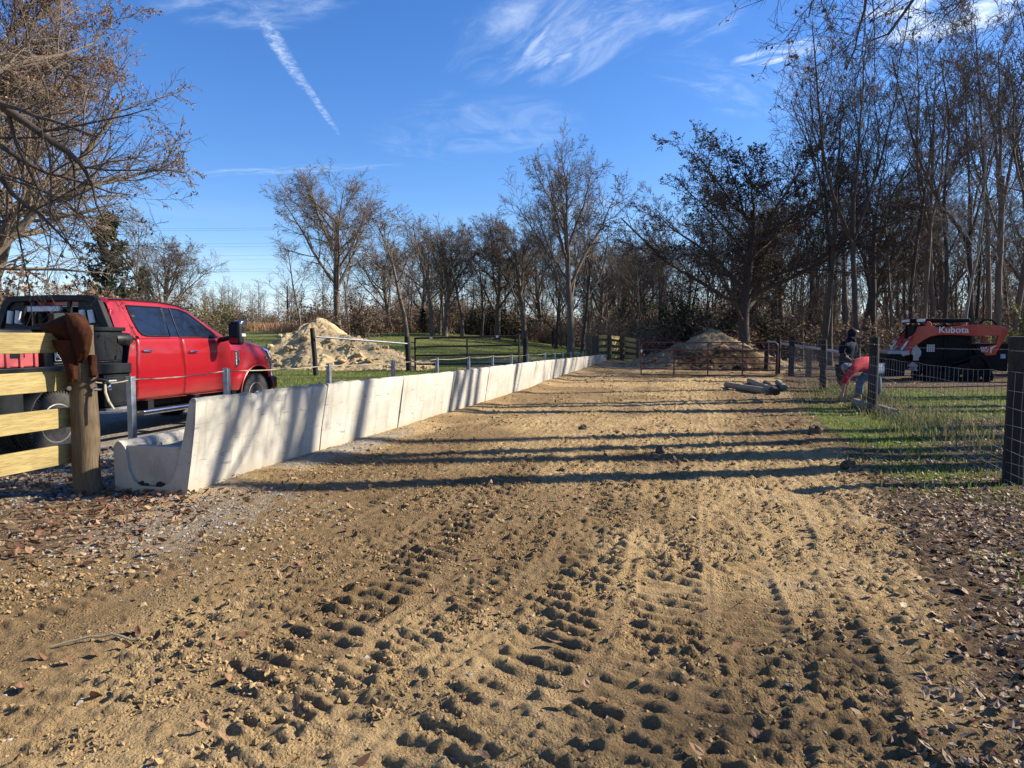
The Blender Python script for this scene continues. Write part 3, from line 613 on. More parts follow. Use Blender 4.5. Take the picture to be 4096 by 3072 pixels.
# ------------------------------------------------------------------ concrete feed bunk, posts, cable
T_B = -4.6; S_B = 5.62
ORD = ['nearest', 'second', 'third', 'fourth', 'fifth', 'sixth', 'seventh', 'eighth', 'ninth', 'tenth', 'eleventh', 'twelfth', 'thirteenth', 'fourteenth', 'fifteenth', 'sixteenth', 'last']
def lane_thing(name, label, cat, s, t, z=0.0, group=None, extra=0.0):
    x, y = from_lane(s, t); return thing(name, label, cat, (x, y, z), -LANE + extra, group)
BPROF = [(0, 0), (.055, .35), (.105, .68), (.14, .905), (.132, .93), (.087, .932), (.068, .90), (-.02, .55), (-.10, .25), (-.165, .13), (-.28, .075), (-.52, .075), (-.60, .12), (-.655, .22), (-.685, .43), (-.71, .482), (-.75, .50), (-.79, .482), (-.812, .43), (-.80, 0)]
def build_bunk():
    N = 26; L = 2.405; rs = np.random.RandomState(8)
    zt = np.interp(np.arange(14), [0, 1, 2, 3, 6, 8, 13], [.94, .935, .89, .855, .81, .755, .62])
    for j in range(13):
        z0 = zt[j] - .932; z1 = zt[j + 1] - .932
        r = lane_thing('feed_bunk', f'{ORD[j]} concrete feed bunk section ' + ('with end plate beside the corner post' if j == 0 else 'counting from the truck end of the row' if j < 12 else 'at the far end by the board fence'), 'feed bunk', S_B + 2.44 * j, T_B, 0, 'concrete feed bunk sections in one row')
        P = np.array(BPROF); V = []
        for i in range(N):
            f = i / (N - 1); zz = z0 + (z1 - z0) * f
            q = P.copy(); jx = (rs.rand(len(P)) - .5) * .006; jz = (rs.rand(len(P)) - .5) * .004
            jx[3:6] += (rs.rand(3) - .5) * .012; jz[3:6] -= rs.rand() ** 3 * .025
            fine = 1 if 0 < i < N - 1 else 1.6
            V += [(a + dx * fine, f * L + (0 if 0 < i < N - 1 else (rs.rand() - .5) * .022), b + dz + zz) for (a, b), dx, dz in zip(q, jx, jz)]
        K = len(P); F = [(i * K + k, i * K + (k + 1) % K, (i + 1) * K + (k + 1) % K, (i + 1) * K + k) for i in range(N - 1) for k in range(K)]
        b = MB(); b.add(V, F + [tuple(range(K))[::-1], tuple((N - 1) * K + k for k in range(K))])
        b.build('trough', MT['concrete'], r, sharp=42)
        if j == 0:
            pl = [(p[0] + .0, p[1]) for p in BPROF[7:15]]; pl = [(-.045, .455)] + [p for p in pl[1:7]] + [(-.685, .43), (-.688, .452)]
            e = MB(); e.prism(pl, Matrix.Translation((0, .035, z0 + .003)), .09); ep = e.build('end_plate', MT['concrete'], r, smooth=False, bev=.006)
            rr = np.random.RandomState(3)
            for cx in (-.50, -.305):
                d = MB()
                for k in range(12): d.ball((cx + rr.randn() * .025, .028, z0 + .075 + rr.randn() * .016), .016 + .010 * rr.rand(), 6, 5, (1, .4, 1))
                d.build('drain_hole', MT['darkcloth'], r)
            q = MB(); q.tube([(-.33, .075, z0 + .465), (-.33, .075, z0 + .49)], .012, 10); q.build('lifting_eye', MT['steel'], r)
build_bunk()
PX_POST = [520, 905, 1315, 1571, 1748, 1875, 1970, 2046, 2111, 2130, 2180, 2219, 2252, 2284, 2310, 2332]
def build_cable():
    T = -5.52; tops = []
    k = 0
    for i, px in enumerate(PX_POST):
        if px == 2130: continue
        u = (px - 2048) / FPX; Y = -T / (LS - LC * u); X = u * Y
        zt = float(np.interp(Y, [7, 8.6, 11, 13.4, 15.7, 20, 22, 36], [1.10, 1.122, 1.092, 1.062, 1.047, .995, .965, .80])); zb = min(tz(X, Y), 0.05) - .1
        r = thing('steel_post', f'{ORD[k]} galvanised square post holding the cable, ' + ('left of the bunk end' if k == 0 else 'in front of the red truck door' if k == 1 else 'counted from the wooden corner post'), 'post', (X, Y, 0), -LANE, 'galvanised posts of the cable line')
        b = MB(); b.box((0, 0, (zt + zb) / 2), (.062, .062, zt - zb)); b.build('upright', MT['steel'], r, bev=.004)
        c = MB(); c.tube([(-.031, -.04, zt - .03), (-.031, .04, zt - .03)], .007, 8); c.box((0, 0, zt + .004), (.066, .066, .008)); c.build('cap', MT['steel'], r)
        tops.append((X, Y, zt - .028)); k += 1
    p0 = (-3.955, 6.72, 1.075)
    r = thing('cable', 'pale steel cable strung from the corner post along the galvanised posts', 'cable', p0)
    b = MB(); pts = [p0]
    for a, c in zip([p0] + tops[:-1], tops):
        for f in (.25, .5, .75, 1.0):
            p = Vector(a).lerp(Vector(c), f); p.z -= .02 * 4 * f * (1 - f); pts.append(tuple(p))
    b.tube(pts, .0075, 6); b.build('strand', MT['cable'], r, off=p0)
    s = MB(); q = Vector(tops[0]); a = Vector(p0); d = (q - a).normalized()
    s.tube([a + d * .16, a + d * .26], .014, 8); s.build('crimp_sleeve', MT['steel'], r, off=p0)
    s = MB(); s.tube([a + Vector((-.01, -.10, -.01)), a + Vector((.06, -.06, .035)), a + Vector((.12, -.03, .02)), a + Vector((.15, -.02, -.01)), a + Vector((.12, -.02, -.035)), a + Vector((.05, -.05, -.035))], .013, 8)
    s.ball(tuple(a + Vector((.11, -.03, -.005))), .022); s.build('shackle', MT['black_metal'], r, off=p0)
    s = MB(); s.tube([a + Vector((.12, -.04, 0)), a + Vector((.125, -.05, -.09)), a + Vector((.15, -.05, -.17)), a + Vector((.20, -.05, -.25))], [.010, .012, .012, .009], 6, flat=.4); s.build('strap_end', MT['cable'], r, off=p0)
    s = MB(); s.tube([a + Vector((.02, -.05, -.06)), a + Vector((.09, -.05, -.06))], .011, 8); s.ball(tuple(a + Vector((.03, -.05, -.06))), .022); s.build('eye_bolt', MT['chrome'], r, off=p0)
build_cable()
# ------------------------------------------------------------------ plank fence with corner post, near left
def jit_plank(b, a, c, w, h, up=(0, 0, 1)): b.bar(a, c, w, h, up)
def build_plank_fence():
    X, Y = -4.06, 6.72
    r = thing('plank_fence', 'yellow treated pine plank fence with round corner post beside the truck', 'fence', (X, Y, 0), -LANE)
    b = MB(); rs = random.Random(2); pts = []; rad = []
    for i in range(12):
        z = -.2 + i * (1.62 + .2) / 11; pts.append((.006 * math.sin(i * 1.7) - .012 * z, .006 * math.cos(i), z)); rad.append(.122 + rs.uniform(-.003, .003) - .006 * z)
    b.tube(pts, rad, 22); b.build('post', MT['round_post'], r, sharp=50)
    b = MB(); b.tube([(0, -2.44, -.2), (0, -2.44, 1.62)], .12, 16); b.build('post', MT['round_post'], r)
    for z in (1.45, 1.095, .745, .40):
        b = MB(); b.box((-.150, -1.20, z), (.042, 2.66, .184)); b.build('plank', MT['plank'], r, bev=.005)
    b = MB(); b.tube([(-.13, -.10, 1.03), (-.02, -.150, 1.03)], .012, 10); b.tube([(-.03, -.148, 1.03), (-.005, -.160, 1.03)], .022, 6); b.build('bolt', MT['chrome'], r)
build_plank_fence()
def build_jacket():
    X, Y = -4.06, 6.72
    r = thing('jacket', 'rust brown hooded jacket hung over the corner post of the plank fence', 'jacket', (X, Y, 1.6), -LANE)
    k = .00128
    def P(cx, cy, d): return ((cx - 622) * k, d, 1.5 + (250 - cy * .5425) * 6.6 / 2840 - 1.6)
    cloth = simple('rust brown jacket cloth', (0.052, 0.018, 0.009), 0.95, 0, 0.35, 7, 0.5, 70, spec=.1)
    def drape(name, rows, d0, dep, nf, seed, amp):
        """hanging fold of cloth: photo rows give its width at each height, pleats deepen downwards"""
        ys = np.array([q[0] for q in rows], float); Ls = np.array([q[1] for q in rows], float); Rs = np.array([q[2] for q in rows], float); N = 44; M = 56; V = []; yy = np.linspace(ys[0], ys[-1], N)
        a = np.arange(M) * 2 * np.pi / M
        for i, y in enumerate(yy):
            f = i / (N - 1); l = np.interp(y, ys, Ls); q = np.interp(y, ys, Rs); cx = (l + q) / 2; w = (q - l) / 2 * k; dd = min(max(w * .75, .035), dep)
            ph = 1.6 * math.sin(f * 3 + seed) + .6 * math.sin(f * 9 + seed * 2); rr = 1 + amp * (.25 + f) * (np.sin(nf * a + ph) * .6 + np.sin((nf * 2 + 1) * a - 1.7 * ph + seed) * .4) + .10 * (fbm(np.cos(a) * 2.2 + 9 + seed, np.sin(a) * 2.2 + f * 5 + 9, 300 + seed, 3) - .5) * 2
            c0 = P(cx, y, d0)
            for j in range(M): V.append((c0[0] + w * rr[j] * math.cos(a[j]), d0 + dd * rr[j] * math.sin(a[j]), c0[2] + .012 * math.sin(3 * a[j] + seed) * f))
        F = [(i * M + j, i * M + (j + 1) % M, (i + 1) * M + (j + 1) % M, (i + 1) * M + j) for i in range(N - 1) for j in range(M)] + [tuple(range(M)), tuple((N - 1) * M + j for j in reversed(range(M)))]
        b = MB(); b.add(V, F); return b.build(name, cloth, r, sharp=70)
    drape('body', [(285, 585, 650), (300, 520, 680), (330, 445, 695), (365, 365, 700), (400, 345, 702), (428, 385, 702), (480, 472, 700), (540, 528, 697), (600, 562, 692)], -.06, .17, 4, 1, .10)
    drape('sleeve', [(480, 500, 690), (540, 532, 694), (600, 562, 690), (660, 588, 690), (720, 608, 690), (768, 622, 692), (778, 630, 688)], -.165, .075, 3, 2, .10)
    drape('hood', [(283, 590, 640), (300, 600, 690), (335, 612, 735), (380, 622, 778), (430, 636, 800), (500, 650, 792), (560, 664, 778), (605, 676, 752), (640, 690, 718)], -.135, .15, 3, 3, .07)
    drape('sleeve', [(590, 690, 752), (640, 700, 748), (690, 710, 745), (750, 714, 757)], -.02, .06, 3, 4, .12)
build_jacket()
# ------------------------------------------------------------------ tube gates and far board fence
def build_red_gate():
    p = from_lane(27.45, -1.98); q = from_lane(27.45, 2.98); z0 = .09
    r = thing('tube_gate', 'maroon six bar tube gate closed across the dirt lane', 'gate', (p[0], p[1], 0), -LANE); L = 4.94; H = 1.22
    b = MB(); rr = .024
    pts = [(0.02, 0, z0 - .06), (0.02, 0, z0 + H - .15)] + [(0.02 + .13 * (1 - math.cos(a)), 0, z0 + H - .13 + .13 * math.sin(a)) for a in np.linspace(.2, math.pi / 2, 5)]
    pts += [(L - .15, 0, z0 + H)] + [(L - .15 + .13 * math.sin(a), 0, z0 + H - .13 * (1 - math.cos(a))) for a in np.linspace(.3, math.pi / 2, 5)] + [(L - .02, 0, z0 + .13)] + [(L - .02 - .13 * (1 - math.cos(a)), 0, z0 + .13 - .13 * math.sin(a)) for a in np.linspace(.3, math.pi / 2, 4)] + [(.02, 0, z0)]
    b.tube(pts, rr, 10); b.build('frame', MT['maroon'], r)
    for z in (.22, .45, .68, .94): b = MB(); b.tube([(.03, 0, z0 + z), (L - .03, 0, z0 + z)], rr * .9, 10); b.build('rail', MT['maroon'], r)
    for x in (1.24, 2.47, 3.70): b = MB(); b.box((x, -.026, z0 + H / 2), (.05, .012, H)); b.build('brace', MT['maroon'], r)
    b = MB(); b.box((.03, -.03, z0 + .90), (.07, .012, .10)); b.build('latch', MT['white_tag'], r)
    # two more red rails seen beyond: a second gate standing open behind
    x, y = from_lane(34, -1.9)
    r2 = thing('tube_gate', 'second maroon tube gate standing open behind the closed one', 'gate', (x, y, tz(x, y) - .05), -LANE + R(8))
    for z in (.25, .5, .75, 1.0): b = MB(); b.tube([(0, 0, z), (3.2, .6, z)], .02, 8); b.build('rail', MT['maroon'], r2)
    for x in (0, 1.6, 3.2): b = MB(); b.tube([(x, x * .1875, .15), (x, x * .1875, 1.06)], .022, 8); b.build('brace', MT['maroon'], r2)
build_red_gate()
def build_panel_gate():
    Y = 27.6; a = at(1660, 1350, Y); c = at(2076, 1341, Y); H = (1488 - 1350) * Y / FPX
    r = thing('pipe_gate', 'rusty dark four rail pipe gate in the pasture fence behind the bunk', 'gate', (a.x, Y, a.z - H), 0); L = c.x - a.x; dz = (c.z - a.z)
    b = MB(); b.tube([(0, 0, 0), (0, 0, H)], .036, 10); b.build('stile', MT['rust_gate'], r); b = MB(); b.tube([(L, 0, -.05), (L, 0, H + dz + .03)], .036, 10); b.build('stile', MT['rust_gate'], r)
    for i in range(4):
        z = H - .03 - i * .335; b = MB(); b.tube([(.0 if i % 2 == 0 else .05, 0, z), (L, 0, z + dz * (1 - i * .2))], .034 if i else .041, 10); b.build('rail', MT['rust_gate'], r)
    b = MB(); b.box((L / 2, 0, H / 2 - .05), (.055, .05, H)); b.build('brace', MT['rust_gate'], r)
    for f in (.155, .79): b = MB(); b.box((L * f, -.045, H + dz * f - .03), (.10, .01, .085)); b.build('tag', MT['white_tag'], r)
    b = MB(); b.tube([(-.16, 0, H - .18), (0, 0, H - .2)], .018, 8); b.tube([(-.16, 0, .22), (0, 0, .2)], .018, 8); b.build('hinge', MT['rust_gate'], r)
    # wooden posts and brace rail of the pasture fence
    def post(px, ytop, ybot, Y, lab, lean=0.0, rad=.085):
        p = at(px, ybot, Y); q = at(px, ytop, Y); b = MB(); z = q.z - p.z
        b.tube([(0, 0, -.4), (lean * .3, 0, z * .35), (lean * .7, 0, z * .7), (lean, 0, z)], [rad * 1.05, rad, rad * .98, rad * .93], 12)
        o = b.build('fence_post', MT['dark_post'], None); o.location = p; return tag(o, lab, 'post')
    post(1264, 1312, 1492, 25.0, 'crooked dark post at the left end of the long pipe rail', -.11)
    post(1636, 1346, 1493, 27.2, 'thick dark post carrying the rusty pipe gate hinges', -.06, .105)
    post(2102, 1351, 1446, 28.2, 'dark post at the latch end of the rusty pipe gate', 0, .105)
    a = at(1262, 1347, 24.9); c = at(1628, 1375, 27.1); b = MB(); b.tube([a - a, c - a], .034, 10); o = b.build('pipe_rail', MT['steel'], None); o.location = a; tag(o, 'long grey pipe rail sloping between two dark pasture posts', 'rail')
    # thin line wires left of it
    for k, (px, yb, yt) in enumerate([(1110, 1400, 1330), (1074, 1394, 1368)]):
        pass
build_panel_gate()
def build_board_fence():
    def P(px, Y, dz=0): p = onground(px, Y); return p
    posts = [(2355, 36.8, 1.30), (2374, 37.3, 1.36), (2387, 37.8, 1.40), (2437, 39.3, 1.44), (2488, 40.9, 1.36), (2551, 39.8, 1.22)]
    r = thing('board_fence', 'short yellow board fence with round posts past the end of the bunk', 'fence', onground(2437, 38.6))
    o0 = Vector(r.location); pts = [P(a, Y) for a, Y, h in posts]
    for p, (a, Y, h) in zip(pts, posts):
        b = MB(); q = p - o0; b.tube([q - Vector((0, 0, .3)), q + Vector((.01, 0, h * .5)), q + Vector((0, 0, h))], .115, 12); b.build('post', MT['round_post'], r)
    for i in (2, 3, 4):
        a = pts[i] - o0; c = pts[i + 1] - o0; ha = posts[i][2]; hc = posts[i + 1][2]
        for f in (.93, .70, .45, .18):
            b = MB(); d = (c - a).normalized(); nrm = Vector((d.y, -d.x, 0)) * .10
            b.bar(a + Vector((0, 0, ha * f)) + nrm * (-1), c + Vector((0, 0, hc * f)) + nrm * (-1), .035, .185); b.build('board', MT['plank_far'], r, bev=.004)
build_board_fence()
# ------------------------------------------------------------------ woven wire fence on the right
def build_wire_fence():
    S0 = [(8.2, 3.17), (14.95, 3.34), (21.3, 3.48), (29.0, 3.60), (30.2, 3.25)]
    H = [1.51, 1.51, 1.44, 1.52, 1.53]; rad = [.098, .088, .085, .105, .095]
    r = lane_thing('wire_fence', 'woven wire fence with dark round posts along the right of the lane', 'fence', S0[0][0], S0[0][1])
    pts = [Vector((t - S0[0][1], s - S0[0][0], 0)) for s, t in S0]; zs = []
    for (s, t), p in zip(S0, pts): x, y = from_lane(s, t); zs.append(tz(x, y)); p.z = zs[-1]
    for p, h, q in zip(pts, H, rad):
        b = MB(); b.tube([p - Vector((0, 0, .3)), p + Vector((0, 0, h * .3)), p + Vector((.008, .006, h * .7)), p + Vector((0, 0, h))], [q * 1.04, q, q * .98, q * .95], 18); b.build('post', MT['dark_post'], r, sharp=50)
    rs = random.Random(6)
    pre = Vector((0.0, -6.4, 0))
    for a, c, ha, hc in [(pre, pts[0], 1.5, 1.5)] + [(pts[i], pts[i + 1], H[i], H[i + 1]) for i in range(3)]:
        n = Vector((-.09, 0, 0)); L = (c - a).length; b = MB(); K = 14
        hs = [.06, .15, .25, .36, .49, .63, .79, .97, 1.15]
        wav = [[rs.uniform(-.012, .012) for _ in range(K + 1)] for _ in hs]
        for hi, z in enumerate(hs):
            pp = []
            for k in range(K + 1):
                f = k / K; p = a.lerp(c, f) + n + Vector((rs.uniform(-.004, .004), 0, z + wav[hi][k] - .02 * math.sin(math.pi * f) * z)); pp.append(p)
            b.tube(pp, .0030, 4, cap=False)
        m = int(L / .165)
        for k in range(1, m):
            f = (k + rs.uniform(-.1, .1)) / m; pp = []
            for z in hs: pp.append(a.lerp(c, f) + n + Vector((0, rs.uniform(-.012, .012), z - .02 * math.sin(math.pi * f) * z)))
            b.tube(pp, .0026, 4, cap=False)
        b.build('woven_wire', MT['wire'], r, smooth=False)
        b = MB(); pp = []
        for k in range(41):
            f = k / 40; p = a.lerp(c, f) + n + Vector((0, 0, (ha + (hc - ha) * f) - .13 - .03 * math.sin(math.pi * f))); pp.append(p)
        b.tube(pp, .0036, 4, cap=False)
        for k in range(int(L / .13)):
            f = (k + .5) / int(L / .13); p = a.lerp(c, f) + n + Vector((0, 0, (ha + (hc - ha) * f) - .13 - .03 * math.sin(math.pi * f)))
            d = Vector((rs.uniform(-1, 1), rs.uniform(-.6, .6), rs.uniform(-1, 1))).normalized() * .016; b.tube([p - d, p + d], .0022, 3, cap=False)
        b.build('barbed_wire', MT['wire'], r, smooth=False)
    # far pen: post, two bright pipes, light timber stake, wire
    p1 = at(3065, 1473, 31.0); b = MB(); b.tube([(0, 0, -.3), (0, 0, 1.38)], .10, 14); o = b.build('fence_post', MT['dark_post'], None); o.location = (p1.x, p1.y, 0); tag(o, 'dark post behind the hinge end of the maroon gate, bright pipe fixed to it', 'post')
    a = at(3072, 1366, 30.8); c = at(3372, 1409, 23.5); b = MB(); b.tube([a - a, c - a], .042, 10); o = b.build('pipe_rail', MT['shiny_pipe'], None); o.location = a; tag(o, 'bright shiny pipe rail running behind the wire fence to the men', 'rail')
    a2 = at(3110, 1470, 30.0); c2 = at(3380, 1478, 25.0); b = MB(); b.tube([a2 - a2, c2 - a2], .04, 8); o = b.build('pipe_rail', MT['steel'], None); o.location = a2; tag(o, 'low dull pipe rail near the ground behind the wire fence', 'rail')
    q = at(3243, 1472, 27.0); b = MB(); b.box((0, 0, .58), (.05, .04, 1.3)); b.box((-.09, .05, .56), (.14, .10, 1.25)); o = b.build('timber_stake', simple('pale timber', (.17, .12, .065), .8, 0, .3), None, bev=.004); o.location = (q.x, q.y, 0); tag(o, 'pale square timber post against the bright pipe rail', 'post')
    b = MB(); rr = random.Random(9)
    for z in (.2, .4, .6, .8, 1.0, 1.15): b.tube([(0, 0, z), ((c - a) * .5 + Vector((0, 0, z - (c - a).z * .5 * 0)))[:2] + (z - .05,), (c.x - a.x, c.y - a.y, z - .12)], .0045, 4, cap=False)
    for k in range(40): f = (k + .5) / 40; b.tube([((c.x - a.x) * f, (c.y - a.y) * f, .1), ((c.x - a.x) * f, (c.y - a.y) * f, 1.15 - .12 * f)], .0035, 4, cap=False)
    o = b.build('pen_wire', MT['wire'], None, smooth=False); o.location = (a.x, a.y, 0); tag(o, 'wire netting stretched under the bright pipe rail', 'fence')
build_wire_fence()
def build_far_posts():
    # dark line posts of the far fence between pasture and wood, and the wire they carry
    rs = random.Random(12)
    for k, (px, Y, h) in enumerate([(2210, 66, 1.5), (2268, 62, 1.3), (2350, 60, 1.6), (2462, 58, 1.5), (2530, 56, 1.5), (2590, 55, 1.35), (2640, 54, 1.4), (2700, 54, 1.4), (2060, 70, 1.4), (1960, 74, 1.4)]):
        p = onground(px, Y); b = MB(); b.tube([(0, 0, -.3), (.02, 0, h)], .075 if k != 2 else .11, 8); o = b.build('fence_post', MT['dark_post'], None); o.location = p
        tag(o, 'dark line post of the far fence at the edge of the wood', 'post', 'far fence posts along the wood edge')
build_far_posts()
def build_logs():
    L = [((2906, 1554), (3055, 1581), .088, 'longest pale grey post lying on the dirt, leftmost of the pile', 'grey_log'), ((2996, 1536), (3086, 1574), .085, 'brownish post lying behind the longest one, pointing at the camera', 'grey_log'),
         ((3063, 1545), (3105, 1586), .09, 'dark barked post lying between two paler ones', 'dark_post'), ((3112, 1544), (3136, 1568), .088, 'short grey post lying rightmost on the grass edge', 'grey_log')]
    for a, c, rad, lab, m in L:
        ya = 4260 / (a[1] - HOR); yc = 4260 / (c[1] - HOR); A = at(a[0], a[1], ya); C = at(c[0], c[1], yc); A.z = float(lane_z(A.x, A.y)) + rad * .9; C.z = float(lane_z(C.x, C.y)) + rad * .9
        d = C - A; ln = d.length; b = MB(); rr = random.Random(int(a[0]))
        b.tube([(ln * k / 7, rr.uniform(-.008, .008), rr.uniform(-.006, .006)) for k in range(8)], [rad * (1 + rr.uniform(-.05, .05)) for k in range(8)], 14)
        o = b.build('timber_post', MT[m], None, sharp=50); o.location = A; o.rotation_euler = d.to_track_quat('X', 'Z').to_euler(); tag(o, lab, 'log', 'old posts lying in a heap by the lane')
    A = at(3418, 1627, 15.4); C = at(3592, 1676, 13.0); A.z = float(lane_z(A.x, A.y)) + .08; C.z = float(lane_z(C.x, C.y)) + .08; d = C - A
    b = MB(); b.tube([(d.length * k / 6, .004 * math.sin(k * 2), .004 * math.cos(k * 3)) for k in range(7)], .085, 14); o = b.build('timber_post', MT['grey_log'], None, sharp=50); o.location = A; o.rotation_euler = d.to_track_quat('X', 'Z').to_euler(); tag(o, 'new fence post lying in the grass at the feet of the bent man', 'log')
    # pulled clumps: stump and stones
    for px, py, sz, lab in ((3262, 1745, .085, 'small dark stump sticking out beside the lane'), (3390, 1890, .07, 'rounded brown stone half sunk in the leaf litter'), (2642, 1822, .06, 'dark clod standing in the middle of the lane'), (2333, 1722, .055, 'lone dark lump on the far lane shadow')):
        Y = 4260 / (py - HOR); p = at(px, py, Y); rs = np.random.RandomState(int(px)); B = MB(); B.ball((0, 0, sz * .5), sz, 10, 7, (1.2, .9, 1.0)); B.v = [tuple(np.array(q) * (1 + .18 * rs.randn())) for q in B.v]
        o = B.build('stump' if 'stump' in lab else 'stone', simple('earthy brown lump', (.12, .08, .05), .95, 0, .4, 12, .4, 60), None, smooth=False); o.location = (p.x, p.y, float(lane_z(p.x, p.y)) - .01); tag(o, lab, 'stump' if 'stump' in lab else 'stone')
    # stick on the dirt
    b = MB(); p = at(205, 2630, 4260 / (2630 - HOR)); q = at(565, 2608, 4260 / (2608 - HOR)); pts = []
    for k in range(9):
        f = k / 8; m = p.lerp(q, f); m.y += .05 * math.sin(f * math.pi); m.z = float(lane_z(m.x, m.y)) + .012 + .012 * math.sin(f * math.pi); pts.append(m - p)
    b.tube(pts, [.005, .006, .006, .0065, .007, .0065, .006, .006, .004], 6); o = b.build('stick', MT['cable'], None); o.location = p; tag(o, 'thin pale bent stick lying on the dirt near the camera', 'stick')
build_logs()
# ------------------------------------------------------------------ heaps of dirt
def pile_mat(name, a, b, c):
    t = NT(name); n1 = t.noise(1.6, 6, .65); n2 = t.noise(9, 6, .7)
    v = t.mix(t.ramp(n1, .3, .7), a, b); v = t.mix(t.mth('MULTIPLY', t.ramp(n2, .5, .75), .7), v, c)
    sp = t.n('Attribute'); sp.attribute_name = 'damp'; v = t.mix(sp.outputs['Fac'], v, tuple(x * .42 for x in c)); t.color(v); t.setp(Roughness=.96); t.b.inputs['Specular IOR Level'].default_value = .1  # dark soil and shade both put into the heap colour
    t.bump(t.noise(16, 6, .75), .8, .05); return t.m
def heap(name, label, cx, cy, cones, half, n, mat, seed, lumps, soil_shadef=None):
    rs = np.random.RandomState(seed); g = np.linspace(-half, half, n); X, Y = np.meshgrid(g, g, indexing='xy'); x = X.ravel(); y = Y.ravel()
    h = np.full(x.shape, -9.0)
    wx = x + .35 * (fbm(x * 1.2 + 9, y * 1.2 + 9, seed, 4) - .5) * 2; wy = y + .35 * (fbm(x * 1.2 + 30, y * 1.2 + 5, seed + 4, 4) - .5) * 2
    for (px, py, hh, sl, ex, an) in cones:
        ca, sa = math.cos(R(an)), math.sin(R(an)); a = (wx - px) * ca + (wy - py) * sa; b = -(wx - px) * sa + (wy - py) * ca
        d = np.sqrt((a / ex) ** 2 + b * b + .03); q = hh - sl * d + .10 * np.maximum(0, d - hh / sl * .72) ** 1.5
        k = .18; h = np.where(np.abs(h - q) < 3, k * np.logaddexp(h / k, q / k), np.maximum(h, q))
    ang = np.arctan2(y, x); rr = np.hypot(x, y)
    h = h + .17 * (fbm(x * 1.6, y * 1.6, seed + 1, 6, .66) - .5) + .10 * (fbm(ang * 6, rr * .7, seed + 2, 3) - .5) * (rr > .3)
    c = worley(x * 3.2, y * 3.2, seed + 3); h = h + .055 * sstep(.42, .1, c) * sstep(.42, .62, fbm(x, y, seed + 6, 3)); c = worley(x * 7, y * 7, seed + 8); h = h + .045 * sstep(.45, .1, c) * sstep(.4, .6, fbm(x * 1.5, y * 1.5, seed + 9, 3))
    z0 = tz(cx, cy); V = np.stack([x, y, np.maximum(h, -.35) + (terr(x + cx, y + cy) - z0)], 1)
    r = thing(name, label, 'dirt heap', (cx, cy, z0)); o = mesh_np('heap', V, grid_faces(n, n), mat, r, smooth=True)
    dm = np.zeros(len(x)) if soil_shadef is None else soil_shadef(x, y, h); at_ = o.data.attributes.new('damp', 'FLOAT', 'POINT'); at_.data.foreach_set('value', dm.astype(np.float32))
    # clods that rolled down
    k = rs.choice(np.where((h > .03) & (h < 1.2))[0], lumps); b = MB()
    for i in k: s = .03 + .13 * rs.rand() ** 4; b.ball((x[i], y[i], V[i, 2] + s * .3), s, 7, 5, (1 + .4 * rs.rand(), 1 + .4 * rs.rand(), .8))
    b.v = [tuple(np.array(p) + .018 * rs.randn(3)) for p in b.v]; q = b.build('clods', mat, r, smooth=False); q['kind'] = 'stuff'
    return r
heap('dirt_heap', 'tall pale sandy heap in the pasture behind the pipe rail', -8.35, 30.5, [(0, 0, 2.12, .80, 1.0, 0), (1.5, -.7, 1.35, .62, 1.5, -14), (-1.2, -.4, 1.25, .72, 1.1, 10), (3.0, -.9, .50, .40, 1.6, -10), (.6, -1.3, 1.1, .66, 1.3, 0)], 5.2, 240, pile_mat('pale heap soil', (.40, .29, .15), (.56, .43, .25), (.25, .17, .085)), 200, 240)
heap('dirt_heap', 'broad brown heap with dark soil and painted shade at its foot behind the maroon gate', 9.5, 34.0, [(0, 0, 2.0, .66, 1.05, 0), (-1.5, -.3, 1.05, .52, 1.3, 5), (1.5, -.5, 1.0, .50, 1.3, -5), (0, -1.4, .95, .62, 1.9, 0)], 5.0, 220, pile_mat('brown heap soil', (.25, .175, .095), (.35, .25, .14), (.14, .09, .048)), 300, 200,
     lambda x, y, h: sstep(1.15, .75, h + .5 * (fbm(x * 1.3, y * 1.3, 7, 4) - .5)) * sstep(-.2, -.9, y) * sstep(2.3, 1.6, np.abs(x + .2)))  # low front darkened: dark soil plus painted shade
# ------------------------------------------------------------------ red crew cab truck with flatbed
def car_paint():
    t = NT('red car paint'); t.color((0.33, 0.005, 0.011)); t.setp(Roughness=.32, Metallic=.25); t.b.inputs['Coat Weight'].default_value = .55; t.b.inputs['Coat Roughness'].default_value = .05
    n = t.noise(2.2, 5, .6); dust = t.mix(t.ramp(n, .5, .8), (.34, .005, .011), (.31, .017, .019)); sp = t.n('SeparateXYZ'); t.l(t.co(), sp.inputs[0])
    lo = t.mth('MULTIPLY', t.ramp(t.mth('SUBTRACT', sp.outputs[2], t.mth('MULTIPLY', n, .2)), .72, .45), .5); t.color(t.mix(lo, dust, (.30, .10, .08))); return t.m
MT['red_paint'] = car_paint()
def tint_glass():
    t = NT('dark tinted glass'); t.color((.008, .010, .016)); t.setp(Roughness=.035, IOR=1.6); t.b.inputs['Specular IOR Level'].default_value = .8; return t.m
MT['glass'] = tint_glass()
